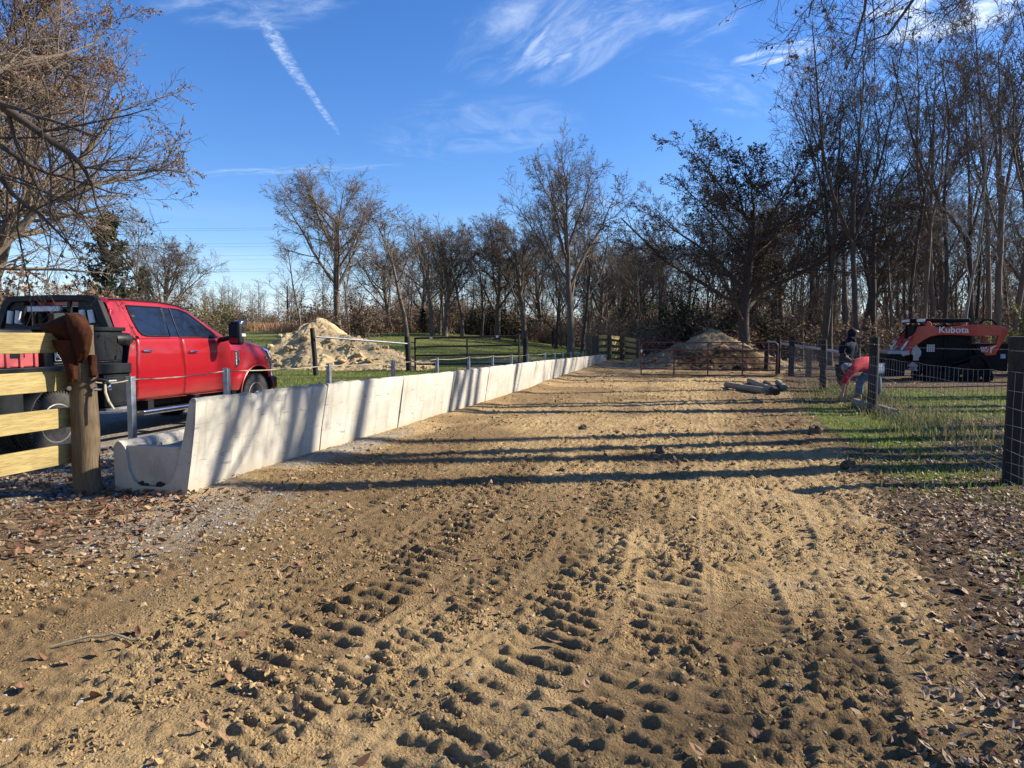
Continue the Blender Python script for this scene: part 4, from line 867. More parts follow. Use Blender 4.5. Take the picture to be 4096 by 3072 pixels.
def build_truck():
    th = R(12.5); Y0 = 8.9; X0 = (395 * .5425 - 2048) / FPX * Y0; lx, ly = -math.cos(th), math.sin(th)
    org = Vector((X0 + lx * 1.0, Y0 + ly * 1.0, 0)); rz = R(90) - th
    r = thing('pickup_truck', 'red crew cab pickup with black flatbed and headache rack parked beyond the bunk', 'pickup truck', org, rz)
    ztop = lambda x: float(np.interp(x, [1.12, 1.2, 1.5, 2.2, 2.6, 2.8, 3.0, 3.3, 3.62, 3.72, 3.95, 4.35, 4.75, 4.95, 5.04], [2.02, 2.065, 2.075, 2.07, 2.035, 1.97, 1.86, 1.69, 1.515, 1.50, 1.487, 1.45, 1.375, 1.32, 1.25]))
    XW, ZW, RA = 4.47, .44, .545
    def hw(x, z):
        zr = ztop(x) - .06; hg = max(0.0, zr - 1.50); base = float(np.interp(z, [.5, .56, .66, .80, .835, .87, 1.05, 1.28, 1.42, 1.50], [.93, .965, .985, 1.0, .995, 1.003, 1.012, 1.008, .992, .968]))
        if z > 1.50: base = .968 - .36 * (z - 1.50)
        if x > 3.7 and z > zr - .14: base = min(base, .968 - .05 * ((z - (zr - .14)) / .14))
        fl = math.exp(-((math.hypot(x - XW, z - ZW) - RA - .04) / .09) ** 2) * .028 * (z > .4); nose = max(0, x - 4.70) ** 2 * .75
        return base + fl - nose
    def zbot(x):
        b = float(np.interp(x, [1.12, 1.3, 3.8, 3.9, 5.04], [.60, .575, .555, .555, .74])); d = abs(x - XW)
        if d < RA: b = max(b, ZW + math.sqrt(RA * RA - d * d))
        return b
    LV = [.56, .60, .66, .74, .80, .835, .87, .96, 1.05, 1.16, 1.28, 1.36, 1.42, 1.46, 1.50]
    def sec(x):
        zt = ztop(x); zr = zt - .06; zb = zbot(x); P = [(0, zb), (hw(x, zb) - .10, zb), (hw(x, zb) - .02, zb)]
        top = min(1.50, zr)
        for z in LV:
            zz = min(max(z, zb + .004), top - .0005 * (1.5 - z)); P.append((hw(x, zz), zz))
        for f in (.25, .5, .75, 1.0):
            zz = max(1.50, 0) + f * max(0.0, zr - 1.50) if zr > 1.50 else top + f * .001; P.append((hw(x, zz), zz))
        w = P[-1][0]; P += [(w - .018, zr + .025), (w - .06, zr + .045), (w - .18, zt), (w * .5, zt + .012), (0, zt + .016)]
        return P
    xs = sorted(set([round(v, 3) for v in list(np.arange(1.12, 3.9, .07)) + list(np.arange(3.86, 5.03, .028)) + [5.04]]))
    V = []; K = 0
    for x in xs:
        P = sec(x); full = [(-y, z) for y, z in P] + [(y, z) for y, z in reversed(P[:-1])][:-1]; K = len(full); V += [(x, y, z) for y, z in full]
    F = [(i * K + k, i * K + (k + 1) % K, (i + 1) * K + (k + 1) % K, (i + 1) * K + k) for i in range(len(xs) - 1) for k in range(K)]
    F += [tuple(range(K)), tuple((len(xs) - 1) * K + k for k in reversed(range(K)))]
    b = MB(); b.add(V, F); b.build('body', MT['red_paint'], r, sharp=32)
    # wheel housing dark liners
    for s in (-1, 1):
        b = MB(); n = 16; P = [(XW + .525 * math.cos(a), s * y, ZW + .525 * math.sin(a)) for y in (.975, .45) for a in np.linspace(-.25, math.pi + .25, n)]
        b.add(P, [(i, i + 1, n + i + 1, n + i) for i in range(n - 1)] + [tuple(range(n, 2 * n))]); b.build('wheel_liner', MT['darkcloth'], r)
        b = MB(); b.tube([(XW + (RA + .002) * math.cos(a), s * (1.030), ZW + (RA + .002) * math.sin(a)) for a in np.linspace(-.12, math.pi + .05, 22)], .014, 8); b.build('arch_lip', MT['red_paint'], r)
    # doors: panels a few mm proud of the body with dark shut lines round them
    def door(s, x0, x1, lab, rear):
        nx, nz = 18, 26; zs = np.linspace(.59, 1.492, nz); V = []
        for z in zs:
            for i in range(nx):
                f = i / (nx - 1); a = x0 + (.02 * (z - 1.0) if not rear else .10 * max(0, z - 1.15)); c = x1 - (.0 if rear else .0) - (.07 * max(0, z - 1.25) if rear else .10 * max(0, z - 1.30))
                if rear: c = x1 - .06 * max(0, z - .9)
                else: a = x0 - .06 * max(0, z - .9); c = x1 - .10 * max(0, z - 1.30)
                x = a + (c - a) * f; V.append((x, s * (hw(x, z) + .005), z))
        F = [(j * nx + i, j * nx + i + 1, (j + 1) * nx + i + 1, (j + 1) * nx + i) for j in range(nz - 1) for i in range(nx - 1)]
        b = MB(); b.add(V, F); d = b.build('door', MT['red_paint'], r, sharp=32); m = d.modifiers.new('solid', 'SOLIDIFY'); m.thickness = .012; m.offset = -1 if False else 0
        rim = [V[j * nx] for j in range(nz)][::-1] + [V[i] for i in range(nx)] + [V[j * nx + nx - 1] for j in range(nz)]
        g = MB(); g.tube([(p[0], p[1] - s * .002, p[2]) for p in rim], .0065, 5); g.build('shut_line', MT['darkcloth'], d)
        hx = x0 + .19; z = 1.305 if rear else 1.275
        h = MB(); y = s * (hw(hx, z) + .035)
        h.tube([(hx - .085, y, z), (hx + .0, y + s * .006, z + .002), (hx + .085, y, z)], [.017, .019, .017], 10); h.build('handle', MT['chrome'], d)
        h = MB(); h.tube([(hx - .11, s * (hw(hx, z) + .002), z - .006), (hx + .11, s * (hw(hx, z) + .002), z - .006)], .032, 10, flat=.35); h.build('handle_recess', MT['red_paint'], d)
        return d
    DR = {}
    for s in (-1, 1):
        DR[s, 'r'] = door(s, 1.41, 2.43, 'rear', True); DR[s, 'f'] = door(s, 2.44, 3.72, 'front', False)
        def panel(name, poly, mat, parent, off=.007):
            b = MB(); b.add([(x, s * (hw(x, z) + off), z) for x, z in poly], [tuple(range(len(poly)))]); o = b.build(name, mat, parent, smooth=False); return o
        def frame(poly, parent, rad=.011):
            b = MB(); b.tube([(x, s * (hw(x, z) + .008), z) for x, z in poly + poly[:1]], rad, 6); b.build('window_trim', MT['black_plastic'], parent)
        w1 = [(1.47, 1.965), (2.20, 1.965), (2.185, 1.515), (1.70, 1.523), (1.60, 1.54), (1.545, 1.60), (1.50, 1.75)]
        w2 = [(2.375, 1.960), (2.60, 1.945), (2.76, 1.90), (2.93, 1.80), (3.12, 1.675), (3.30, 1.555), (3.34, 1.515), (2.385, 1.512)]
        o = panel('window', w1, MT['glass'], DR[s, 'r']); frame(w1, o); o = panel('window', w2, MT['glass'], DR[s, 'f']); frame(w2, o)
        o = panel('window_pillar', [(2.20, 1.968), (2.375, 1.963), (2.385, 1.512), (2.185, 1.515)], MT['glass'], DR[s, 'r'], .0065)
        o = panel('window', [(2.93, 1.512), (3.34, 1.512), (3.38, 1.47), (3.40, 1.385), (3.12, 1.372), (3.04, 1.40), (2.98, 1.455)], MT['glass'], DR[s, 'f'], .009)
        o = panel('mirror_sail', [(3.30, 1.555), (3.40, 1.515), (3.62, 1.40), (3.66, 1.365), (3.38, 1.365), (3.38, 1.47), (3.33, 1.515)], MT['black_plastic'], DR[s, 'f'], .010)
        # tow mirror
        m = MB(); y0 = s * .99; m.tube([(3.40, y0, 1.46), (3.36, s * 1.12, 1.475), (3.34, s * 1.26, 1.50)], [.055, .05, .05], 10, flat=.7); m.build('mirror_arm', MT['black_plastic'], DR[s, 'f'])
        m = MB(); m.box((3.33, s * 1.36, 1.575), (.15, .23, .40), taper=.9); mh = m.build('mirror', MT['black_plastic'], DR[s, 'f'], bev=.05, seg=4)
        m = MB(); m.box((3.252, s * 1.35, 1.625), (.006, .165, .22)); m.box((3.252, s * 1.35, 1.455), (.006, .165, .09)); m.build('mirror_glass', MT['glass'], mh)
        m = MB(); m.box((3.355, s * 1.405, 1.735), (.12, .155, .10)); m.build('mirror_cap', MT['chrome'], mh, bev=.03, seg=3)
        m = MB(); m.box((3.36, s * 1.452, 1.54), (.11, .07, .05)); m.build('mirror_light', MT['decal'], mh, bev=.01)
        # fender vent with lettering
        vy = lambda x, z: s * (hw(x, z) + .012)
        poly = [(3.775, 1.30), (3.88, 1.30), (3.915, 1.27), (3.925, 1.06), (3.875, .985), (3.80, .965), (3.795, 1.0), (3.855, 1.025), (3.885, 1.07), (3.88, 1.25), (3.78, 1.265)]
        m = MB(); n = len(poly); m.add([(x, vy(x, z), z) for x, z in poly] + [(x, vy(x, z) - s * .02, z) for x, z in poly], [tuple(range(n))] + [(i, (i + 1) % n, n + (i + 1) % n, n + i) for i in range(n)]); v = m.build('fender_vent', MT['chrome'], r, smooth=False)
        m = MB(); pp = [(3.78, 1.265), (3.88, 1.25), (3.885, 1.07), (3.855, 1.02), (3.795, .99)]; m.add([(x, s * (hw(x, z) + .005), z) for x, z in pp], [tuple(range(5))]); m.build('vent_panel', MT['darkcloth'], v, smooth=False)
        # local text frame: x right along the viewed side, y up, z out of the panel
        def face(x, z, out, up=Vector((0, 0, 1)), rt=None):
            rt = rt or Vector((1, 0, 0)) * (1 if s < 0 else -1); n = rt.cross(up); return Matrix.Translation((x, s * (hw(x, z) + out), z)) @ Matrix((rt, up, n)).transposed().to_4x4()
        rt = Vector((0, 0, 1)); up = Vector((-1, 0, 0)) * (1 if s < 0 else -1)
        text_obj('lettering', 'SUPER DUTY', .040, MT['decal'], face(3.825, 1.13, .008, up, rt), v, .001)
        text_obj('badge', 'LARIAT', .062, MT['chrome'], face(3.50, .755, .010), DR[s, 'f'], .003, 1.1, 0.15, .002)
        # headlight, step bar
        m = MB(); hp = [(4.70, 1.13), (4.80, 1.16), (4.93, 1.13), (4.99, 1.0), (4.95, .90), (4.90, .92)]; m.add([(x, s * (hw(x, z) + .006), z) for x, z in hp], [tuple(range(len(hp)))]); m.build('headlight', MT['chrome'], r, smooth=False)
        m = MB(); m.box((2.62, s * 1.10, .415), (2.55, .13, .07)); st = m.build('step_bar', MT['chrome'], r, bev=.02, seg=3)
        m = MB(); m.box((2.62, s * 1.10, .452), (2.3, .10, .008)); m.build('step_tread', MT['black_plastic'], st)
        for x in (1.55, 2.6, 3.6): m = MB(); m.box((x, s * .98, .50), (.12, .26, .16)); m.build('step_bracket', MT['black_metal'], st)
        m = MB(); m.box((1.28, s * 1.10, .415), (.16, .125, .072)); m.build('step_end', MT['black_plastic'], st, bev=.015)
    m = MB(); W = [(x, y, ztop(x) + .022) for x in np.linspace(2.82, 3.58, 8) for y in np.linspace(-.66, .66, 9)]; m.add(W, [(i * 9 + j, i * 9 + j + 1, (i + 1) * 9 + j + 1, (i + 1) * 9 + j) for i in range(7) for j in range(8)]); m.build('windshield', MT['glass'], r)
    m = MB(); m.box((1.105, 0, 1.75), (.02, 1.35, .42)); m.build('rear_window', MT['glass'], r, bev=.01)
    m = MB(); m.box((1.16, 0, 1.30), (.10, 1.7, 1.2)); m.build('cab_back', MT['red_paint'], r, bev=.02)
    # black seal strip along the roof rail
    for s in (-1, 1): m = MB(); m.tube([(x, s * (hw(x, ztop(x) - .06) - .02), ztop(x) - .026) for x in np.linspace(1.2, 2.75, 12)], .012, 6); m.build('roof_strip', MT['black_plastic'], r)
    # grille, bumper, push bar
    m = MB(); m.box((5.03, 0, 1.06), (.06, 1.30, .36)); m.build('grille', MT['black_plastic'], r, bev=.02)
    m = MB(); m.box((5.10, 0, .63), (.24, 1.98, .23)); m.build('bumper', MT['black_metal'], r, bev=.04, seg=3)
    m = MB()
    for s in (-1, 1): m.tube([(5.24, s * .80, .55), (5.30, s * .80, .80), (5.26, s * .80, 1.08), (5.19, s * .78, 1.24), (5.15, s * .70, 1.29)], .038, 12)
    m.tube([(5.15, -.70, 1.29), (5.16, 0, 1.295), (5.15, .70, 1.29)], .038, 12); m.tube([(5.28, -.8, .95), (5.28, .8, .95)], .03, 10); m.build('push_bar', MT['chrome'], r)
    m = MB(); m.box((2.4, 0, .62), (5.4, .86, .16)); m.box((-.4, 0, .75), (3.0, .9, .22)); m.build('chassis', MT['black_metal'], r)
    m = MB(); m.box((3.0, 0, .52), (2.4, 1.3, .16)); m.build('underbody', MT['darkcloth'], r)
    m = MB(); m.tube([(3.95, .86, 1.48), (3.95, .86, 1.9), (3.93, .86, 2.42)], [.006, .004, .003], 5); m.build('antenna', MT['black_plastic'], r)
    # wheels
    def wheel(x, y, s, dish, name='wheel'):
        w = bpy.data.objects.new(name, None); COL.objects.link(w); w.parent = r; w.location = (x, y, .42); w.rotation_euler = (R(90) * -s * -1, 0, 0)
        # local +z points outward
        w.rotation_euler = (R(90), 0, 0) if s < 0 else (R(-90), 0, 0)
        R0 = .42; hwid = .125
        m = MB(); m.lathe([(.235, -hwid), (.27, -hwid - .012), (.33, -hwid - .018), (.385, -hwid), (.412, -hwid + .02), (R0 - .006, -hwid + .045), (R0 - .004, 0), (R0 - .006, hwid - .045), (.412, hwid - .02), (.385, hwid), (.33, hwid + .018), (.27, hwid + .012), (.235, hwid)], 64)
        m.build('tyre', MT['rubber'], w)
        m = MB(); rr = random.Random(4)
        for k in range(58):
            a = 2 * math.pi * k / 58
            for j, zc in enumerate((-.095, -.05, 0, .05, .095)):
                aa = a + (.05 if j % 2 else 0); M = Matrix.Rotation(aa, 3, 'Z') @ Matrix.Rotation(.5 * (1 if j % 2 else -1), 3, 'X')
                m.box(tuple(Matrix.Rotation(aa, 3, 'Z') @ Vector((R0 - .002 - (.012 if j in (0, 4) else 0), 0, zc))), (.016, .030, .034), M)
            for zc in (-.122, .122): m.box(tuple(Matrix.Rotation(a, 3, 'Z') @ Vector((.395, 0, zc))), (.05, .022, .014), Matrix.Rotation(a, 3, 'Z'))
        m.build('tread', MT['rubber'], w, smooth=False)
        m = MB(); o = hwid + .004
        m.lathe([(.245, o - .01), (.252, o), (.238, o + .004), (.222, o - .012), (.212, o - .05), (.205, o - dish * .6), (.19, o - dish), (.12, o - dish + .02), (.09, o - dish + .045), (.088, o - dish + .09), (.05, o - dish + .115), (.001, o - dish + .118)], 48); m.build('rim', MT['alloy'], w, sharp=30)
        m = MB()
        for k in range(8): a = 2 * math.pi * k / 8; m.lathe([(.014, 0), (.014, .035), (.008, .045)], 8, Matrix.Translation((.105 * math.cos(a), .105 * math.sin(a), o - dish + .025)))
        m.build('lug_nuts', MT['chrome'], w)
        m = MB()
        for k in range(8): a = 2 * math.pi * (k + .5) / 8; m.lathe([(.028, 0), (.028, .004)], 12, Matrix.Translation((.158 * math.cos(a), .158 * math.sin(a), o - dish + .014)))
        m.build('hand_holes', MT['darkcloth'], w)
    for s in (-1, 1): wheel(0, s * 1.0 - s * .10, s, .175); wheel(0, s * .60, s, .10); wheel(4.47, s * .86, s, .05)
    m = MB(); m.tube([(0, -.9, .42), (0, .9, .42)], .07, 10); m.ball((0, 0, .42), .17); m.build('rear_axle', MT['black_metal'], r)
    # flatbed
    m = MB(); m.box((-.30, 0, 1.10), (2.80, 2.30, .07)); m.build('deck', MT['black_metal'], r, bev=.008)
    for s in (-1, 1):
        m = MB(); m.box((-.30, s * 1.165, 1.08), (2.82, .04, .135)); m.build('side_rail', MT['black_metal'], r, bev=.01)
        m = MB(); m.box((.865, s * .88, .785), (.46, .54, .44)); sb = m.build('side_box', MT['black_metal'], r, bev=.012)
        m = MB(); m.box((.85, s * 1.154, .78), (.36, .012, .36)); m.build('box_door', MT['black_metal'], sb, bev=.008)
        m = MB(); m.ball((.72, s * 1.163, .83), .045, 12, 8, (1, .3, 1)); m.build('box_latch', MT['chrome'], sb)
        m = MB(); m.box((1.085, s * .88, .80), (.03, .56, .50)); m.build('box_lip', MT['black_metal'], sb)
        m = MB(); m.box((.89, s * .98, .53), (.55, .40, .03)); m.build('box_sill', MT['steel'], sb)
        n = 14; P = [(.52 * math.cos(a), s * y, .42 + .52 * math.sin(a)) for y in (.62, 1.12) for a in np.linspace(.15, math.pi - .0, n)]; m = MB(); m.add(P, [(i, i + 1, n + i + 1, n + i) for i in range(n - 1)]); q = m.build('mudguard', MT['black_metal'], r); e = q.modifiers.new('s', 'SOLIDIFY'); e.thickness = .03
        m = MB(); m.box((-1.05, s * .9, .76), (.95, .48, .48)); m.build('rear_box', MT['black_metal'], r, bev=.01)
    # tool chest on the deck with emblem
    m = MB(); m.box((.46, -.80, 1.36), (1.30, .50, .46)); tb = m.build('tool_chest', MT['black_metal'], r, bev=.012)
    m = MB(); m.box((.46, -.80, 1.615), (1.36, .56, .055)); m.build('chest_lid', MT['black_metal'], tb, bev=.01)
    m = MB(); m.box((.50, -1.056, 1.375), (1.10, .014, .37)); m.build('chest_door', MT['black_metal'], tb, bev=.01)
    m = MB(); m.box((.50, -1.064, 1.175), (1.12, .012, .014)); m.build('chest_trim', MT['chrome'], tb)
    m = MB(); m.box((.02, -1.064, 1.275), (.135, .010, .135)); em = m.build('emblem', MT['black_plastic'], tb)
    m = MB()
    for dx, dz, w, h in ((0, .064, .135, .008), (0, -.064, .135, .008), (-.064, 0, .008, .135), (.064, 0, .008, .135)): m.box((.02 + dx, -1.0705, 1.275 + dz), (w, .006, h))
    for dx, dz, w, h in ((-.040, .008, .010, .060), (-.022, .033, .030, .010), (-.022, .010, .030, .010), (-.008, .022, .010, .026), (-.010, -.010, .010, .030), (.018, -.002, .034, .010), (.006, -.022, .010, .045), (.018, -.042, .034, .010)): m.box((.02 + dx, -1.0705, 1.275 + dz), (w, .006, h))
    m.build('emblem_mark', MT['decal'], em)
    # headache rack
    out = [(-1.02, 1.14), (-1.02, 1.52), (-.86, 1.90), (-.80, 2.02), (-.70, 2.085), (0, 2.10), (.70, 2.085), (.80, 2.02), (.86, 1.90), (1.02, 1.52), (1.02, 1.14)]
    rk = bpy.data.objects.new('headache_rack', None); COL.objects.link(rk); rk.parent = r; rk.location = (1.0, 0, 0)
    m = MB(); inn = [(y * .88, z - (.085 if z > 1.6 else 0)) for y, z in out]; n = len(out)
    V = [(-.05, y, z) for y, z in out] + [(.05, y, z) for y, z in out] + [(-.05, y, z) for y, z in inn] + [(.05, y, z) for y, z in inn]; F = []
    for i in range(n - 1): F += [(i, i + 1, n + i + 1, n + i), (2 * n + i, 3 * n + i, 3 * n + i + 1, 2 * n + i + 1), (i, 2 * n + i, 2 * n + i + 1, i + 1), (n + i, n + i + 1, 3 * n + i + 1, 3 * n + i)]
    F += [(0, n, 3 * n, 2 * n), (n - 1, 3 * n - 1, 4 * n - 1, 2 * n - 1)]
    m.add(V, F); m.build('rack_frame', MT['black_metal'], rk, smooth=True, sharp=30, bev=.015)
    for s in (-1, 1):
        m = MB(); pl = [(s * .92, 1.60), (s * .79, 1.96), (s * .66, 2.0), (s * .46, 2.0), (s * .46, 1.6)]; m.add([(-.02, y, z) for y, z in pl] + [(.02, y, z) for y, z in pl], [(0, 1, 2, 3, 4), (9, 8, 7, 6, 5)] + [(i, (i + 1) % 5, 5 + (i + 1) % 5, 5 + i) for i in range(5)]); q = m.build('light_plate', MT['black_metal'], rk, smooth=False)
        for yy in (.56, .70):
            m = MB(); m.tube([(-.035, s * yy, 1.70), (-.035, s * (yy - .03), 1.88)], .042, 14, flat=1); k = m.build('oval_lamp', MT['decal'], q)
    m = MB(); m.box((-.03, 0, 1.60), (.05, 1.8, .05)); m.build('crossbar', MT['black_metal'], rk)
    for y in (-.30, .30): m = MB(); m.box((-.0, y, 1.80), (.04, .05, .45)); m.build('upright', MT['black_metal'], rk)
    m = MB(); m.box((-.07, .05, 1.90), (.06, .56, .085)); m.build('light_bar', MT['steel'], rk, bev=.01)
    m = MB(); m.box((-.102, .05, 1.90), (.006, .52, .065)); m.build('light_bar_lens', MT['decal'], rk)
    m = MB(); m.tube([(1.02, -.98, 1.47), (1.22, -1.04, 1.47), (1.26, -1.05, 1.47)], [.105, .095, .06], 16); m.build('rolled_tarp', MT['black_plastic'], r)
    m = MB(); m.box((1.115, -.92, 1.24), (.012, .42, .30), (0, .2, 0)); m.build('splash_panel', MT['navycloth'], r)
    # red crate resting on the deck
    def w(x, y, z): return Vector((org.x + x * math.sin(th) - y * math.cos(th) , org.y + x * math.cos(th) + y * math.sin(th), z))
    c = thing('tool_crate', 'red plastic tool crate with black lid on the truck deck behind the plank fence', 'crate', w(-.62, -.86, 1.136), rz)
    m = MB(); m.box((0, 0, .19), (.66, .42, .36)); cb = m.build('bin', MT['red_plastic'], c, bev=.02)
    for x in (-.27, -.09, .09, .29): m = MB(); m.box((x, -.218, .19), (.05, .03, .36)); m.build('rib', MT['red_plastic'], cb, bev=.006)
    m = MB(); m.box((.04, -.216, .15), (.2, .012, .05)); m.box((-.18, -.216, .31), (.08, .012, .05)); m.build('grip', MT['black_plastic'], cb)
    m = MB(); m.box((0, 0, .385), (.69, .45, .03)); m.build('rim', MT['red_plastic'], c, bev=.01); m = MB(); m.box((0, 0, .43), (.62, .40, .07), taper=.92); m.build('lid', MT['black_plastic'], c, bev=.02)
build_truck()
# ------------------------------------------------------------------ compact track loader
MT['track_rubber'] = simple('dark track rubber', (0.012, 0.012, 0.012), 0.8, 0, 0.4, 8, 0.1, 60, spec=.25)
def build_loader():
    h = Vector((-LC, LS, 0)); P0 = at(3450 + 1790 * .292, 1200 + 1100 * .292, 24.0); P0.z = 0
    def loc(cx, cy, ins=0.0):       # photo point on a vertical plane inset from the near side -> (forward, z)
        d = ray(3450 + cx * .292, 1200 + cy * .292); n = Vector((LS, LC, 0)); P = P0 + n * ins; k = P.dot(n) / d.dot(n) if True else 0
        q = Vector((0, 0, EYE)) + d * k; return ((q - P).dot(h), q.z)
    r = thing('track_loader', 'orange red compact track loader with raised lift arms parked by the wood', 'loader', P0, math.atan2(h.y, h.x))
    # local: x forward, y towards the camera (machine left), z up; near side plane y = 0, far side y = -1.9
    W = 1.85
    def plate(name, pts, y0, y1, mat, parent, bev=.012, ins=None):
        pl = [loc(a, b, -y0 if ins is None else ins) for a, b in pts]; m = MB(); m.prism(pl, Matrix.Translation((0, y0, 0)), y1 - y0); return m.build(name, mat, parent, smooth=False, bev=bev)
    arm = [(640, 770), (600, 735), (612, 690), (650, 590), (700, 500), (735, 420), (765, 362), (870, 352), (890, 290), (925, 292), (955, 330), (950, 352), (1050, 377), (1300, 357), (1600, 330), (1760, 335), (1860, 345), (1985, 398), (2012, 418), (1895, 625), (1822, 755), (1690, 765), (1600, 655), (1830, 608), (1868, 492), (1650, 500), (1430, 488), (1220, 476), (1040, 483), (930, 505), (850, 545), (780, 590), (725, 640), (680, 720)]
    for y0, y1 in ((-.30, -.16), (-1.69, -1.55)):
        near = y0 > -1; a = plate('lift_arm', arm, y0, y1, MT['orange'], r, .02, .16)
        if near:
            x, z = loc(1250, 412, .15); rt = Vector((-1, 0, 0)); up = Vector((0, 0, 1)); M = Matrix.Translation((x, y1 + .006, z)) @ Matrix((rt, up, rt.cross(up))).transposed().to_4x4(); text_obj('lettering', 'Kubota', .30, MT['decal'], M, a, .002, 1.05, 0, .006)
            x, z = loc(1662, 663, .15); M = Matrix.Translation((x, y1 + .006, z)) @ Matrix((rt, up, rt.cross(up))).transposed().to_4x4(); text_obj('lettering', 'SVL', .125, MT['decal'], M, a, .002, 1.25, .2, .002)
            x, z = loc(1668, 700, .15); M = Matrix.Translation((x, y1 + .006, z)) @ Matrix((rt, up, rt.cross(up))).transposed().to_4x4(); text_obj('lettering', '97-2', .105, MT['decal'], M, a, .002, 1.15, .2, .002)
            plate('arm_decal', [(1752, 650), (1850, 614), (1810, 640), (1775, 672), (1762, 735), (1750, 720)], -.158, -.154, MT['decal'], a, 0, .15)
            plate('warning_label', [(1680, 486), (1755, 492), (1755, 508), (1680, 502)], -.158, -.154, simple('yellow label', (.6, .45, .05), .6), a, 0, .15)
        dy = (y0 + y1) / 2
        def C(cx, cy): x, z = loc(cx, cy, .23); return Vector((x, dy, z))
        m = MB(); m.tube([C(850, 330) + Vector((.06, .0, 0)), C(690, 505) + Vector((.06, 0, 0))], .062, 12); m.build('tilt_cylinder', MT['matte_black'], r)
        m = MB(); m.tube([C(690, 505) + Vector((.06, 0, 0)), C(530, 685)], .036, 12); m.build('cylinder_rod', MT['shiny_pipe'], r)
        m = MB(); m.bar(C(800, 372), C(610, 560), .17, .05); m.build('cylinder_guard', MT['orange'], r, bev=.01)
    m = MB(); x, z = loc(700, 560, .5); m.box((x, -.92, z), (.16, 1.5, .16)); x2, z2 = loc(640, 640, .5); m.box((x2, -.92, z2), (.10, 1.4, .24)); m.build('arm_crosstube', MT['orange'], r, bev=.02)
    # cab
    x0, z0 = loc(1500, 345, .4); x1, zt = loc(700, 345, .4); xr0, zr = loc(1470, 255, .4); xr1, _ = loc(655, 265, .4); zb = .75
    cab = bpy.data.objects.new('cab', None); COL.objects.link(cab); cab.parent = r
    m = MB(); m.box(((x0 + x1) / 2, -.92, (zb + z0) / 2), (x1 - x0 - .12, 1.0, z0 - zb)); m.build('cab_shell', MT['matte_black'], cab, bev=.03)
    for x in (x0 + .03, (x0 + x1) / 2 - .1, x1 - .05):
        for y in (-.40, -1.44): m = MB(); m.box((x, y, (zb + z0) / 2), (.08, .07, z0 - zb + .05)); m.build('cab_post', MT['matte_black'], cab, bev=.01)
    m = MB(); m.box(((xr0 + xr1) / 2, -.92, zr - .06), (xr1 - xr0, 1.16, .13)); m.build('roof', MT['matte_black'], cab, bev=.035, seg=3)
    m = MB(); m.box((xr1 - .32, -.335, zr - .06), (.26, .03, .10)); m.build('work_lamp', MT['decal'], cab, bev=.01); m = MB(); m.box((xr1 + .01, -.92, zr - .06), (.03, .9, .09)); m.build('work_lamp', MT['decal'], cab, bev=.01)
    # body and engine bay
    xa, za = loc(1985, 595, .3); xb, _ = loc(1540, 595, .3); m = MB(); m.box(((xa + xb) / 2, -.92, (za + .35) / 2), (abs(xb - xa), 1.5, za - .35)); m.build('engine_bay', MT['matte_black'], r, bev=.04)
    m = MB(); m.box(((xa + x1) / 2 + .1, -.92, .66), (abs(x1 - xa) - .1, .98, .66)); m.build('main_frame', MT['matte_black'], r, bev=.02)
    x, z = loc(1925, 770, .16); m = MB(); m.box((x, -.163, z), (.15, .006, .15)); m.build('decal', simple('pale blue decal', (.35, .42, .55), .5), r)
    m = MB(); q0 = Vector((loc(1630, 320, .3)[0], -.5, loc(1630, 320, .3)[1])); q1 = Vector((loc(1880, 340, .3)[0], -.5, loc(1880, 340, .3)[1])); m.tube([q0, q0.lerp(q1, .3) + Vector((0, 0, .14)), q0.lerp(q1, .7) + Vector((0, 0, .15)), q1], .035, 8); m.build('hydraulic_hose', MT['track_rubber'], r)
    # tracks
    path = [(905, 1098), (1765, 1108), (1792, 1085), (1782, 1030), (1735, 880), (1690, 800), (1650, 768), (1595, 757), (1540, 770), (1450, 800), (1250, 870), (1020, 935), (915, 970), (880, 1010), (880, 1070)]
    for y0, y1 in ((-.45, 0), (-1.85, -1.40)):
        pl = [loc(a, b, 0) for a, b in path]; c = np.mean(np.array(pl), 0); inner = [tuple(c + (np.array(p) - c) * np.array([.955, .90])) for p in pl]; n = len(pl); m = MB()
        V = [(x, y, max(z, .01)) for y in (y0, y1) for x, z in pl] + [(x, y, z) for y in (y0, y1) for x, z in inner]
        F = []
        for i in range(n): j = (i + 1) % n; F += [(i, j, n + j, n + i), (2 * n + i, 3 * n + i, 3 * n + j, 2 * n + j), (i, 2 * n + i, 2 * n + j, j), (n + i, n + j, 3 * n + j, 3 * n + i)]
        m.add(V, F); tr = m.build('track', MT['track_rubber'], r, smooth=False)
        m = MB(); tot = 0
        for i in range(n):
            a = Vector((pl[i][0], 0, pl[i][1])); b_ = Vector((pl[(i + 1) % n][0], 0, pl[(i + 1) % n][1])); L = (b_ - a).length; k = max(1, int(L / .085)); d = (b_ - a).normalized(); nn = Vector((-d.z, 0, d.x))
            if nn.dot(Vector((c[0], 0, c[1])) - a) > 0: nn = -nn
            for q in range(k): p = a.lerp(b_, (q + .5) / k) + nn * .012; p.z = max(p.z, .02); m.box((p.x, (y0 + y1) / 2, p.z), (.045, y1 - y0 - .02, .03), Matrix((d, Vector((0, 1, 0)), d.cross(Vector((0, 1, 0))))).transposed())
        m.build('track_lugs', MT['track_rubber'], tr, smooth=False)
        m = MB()
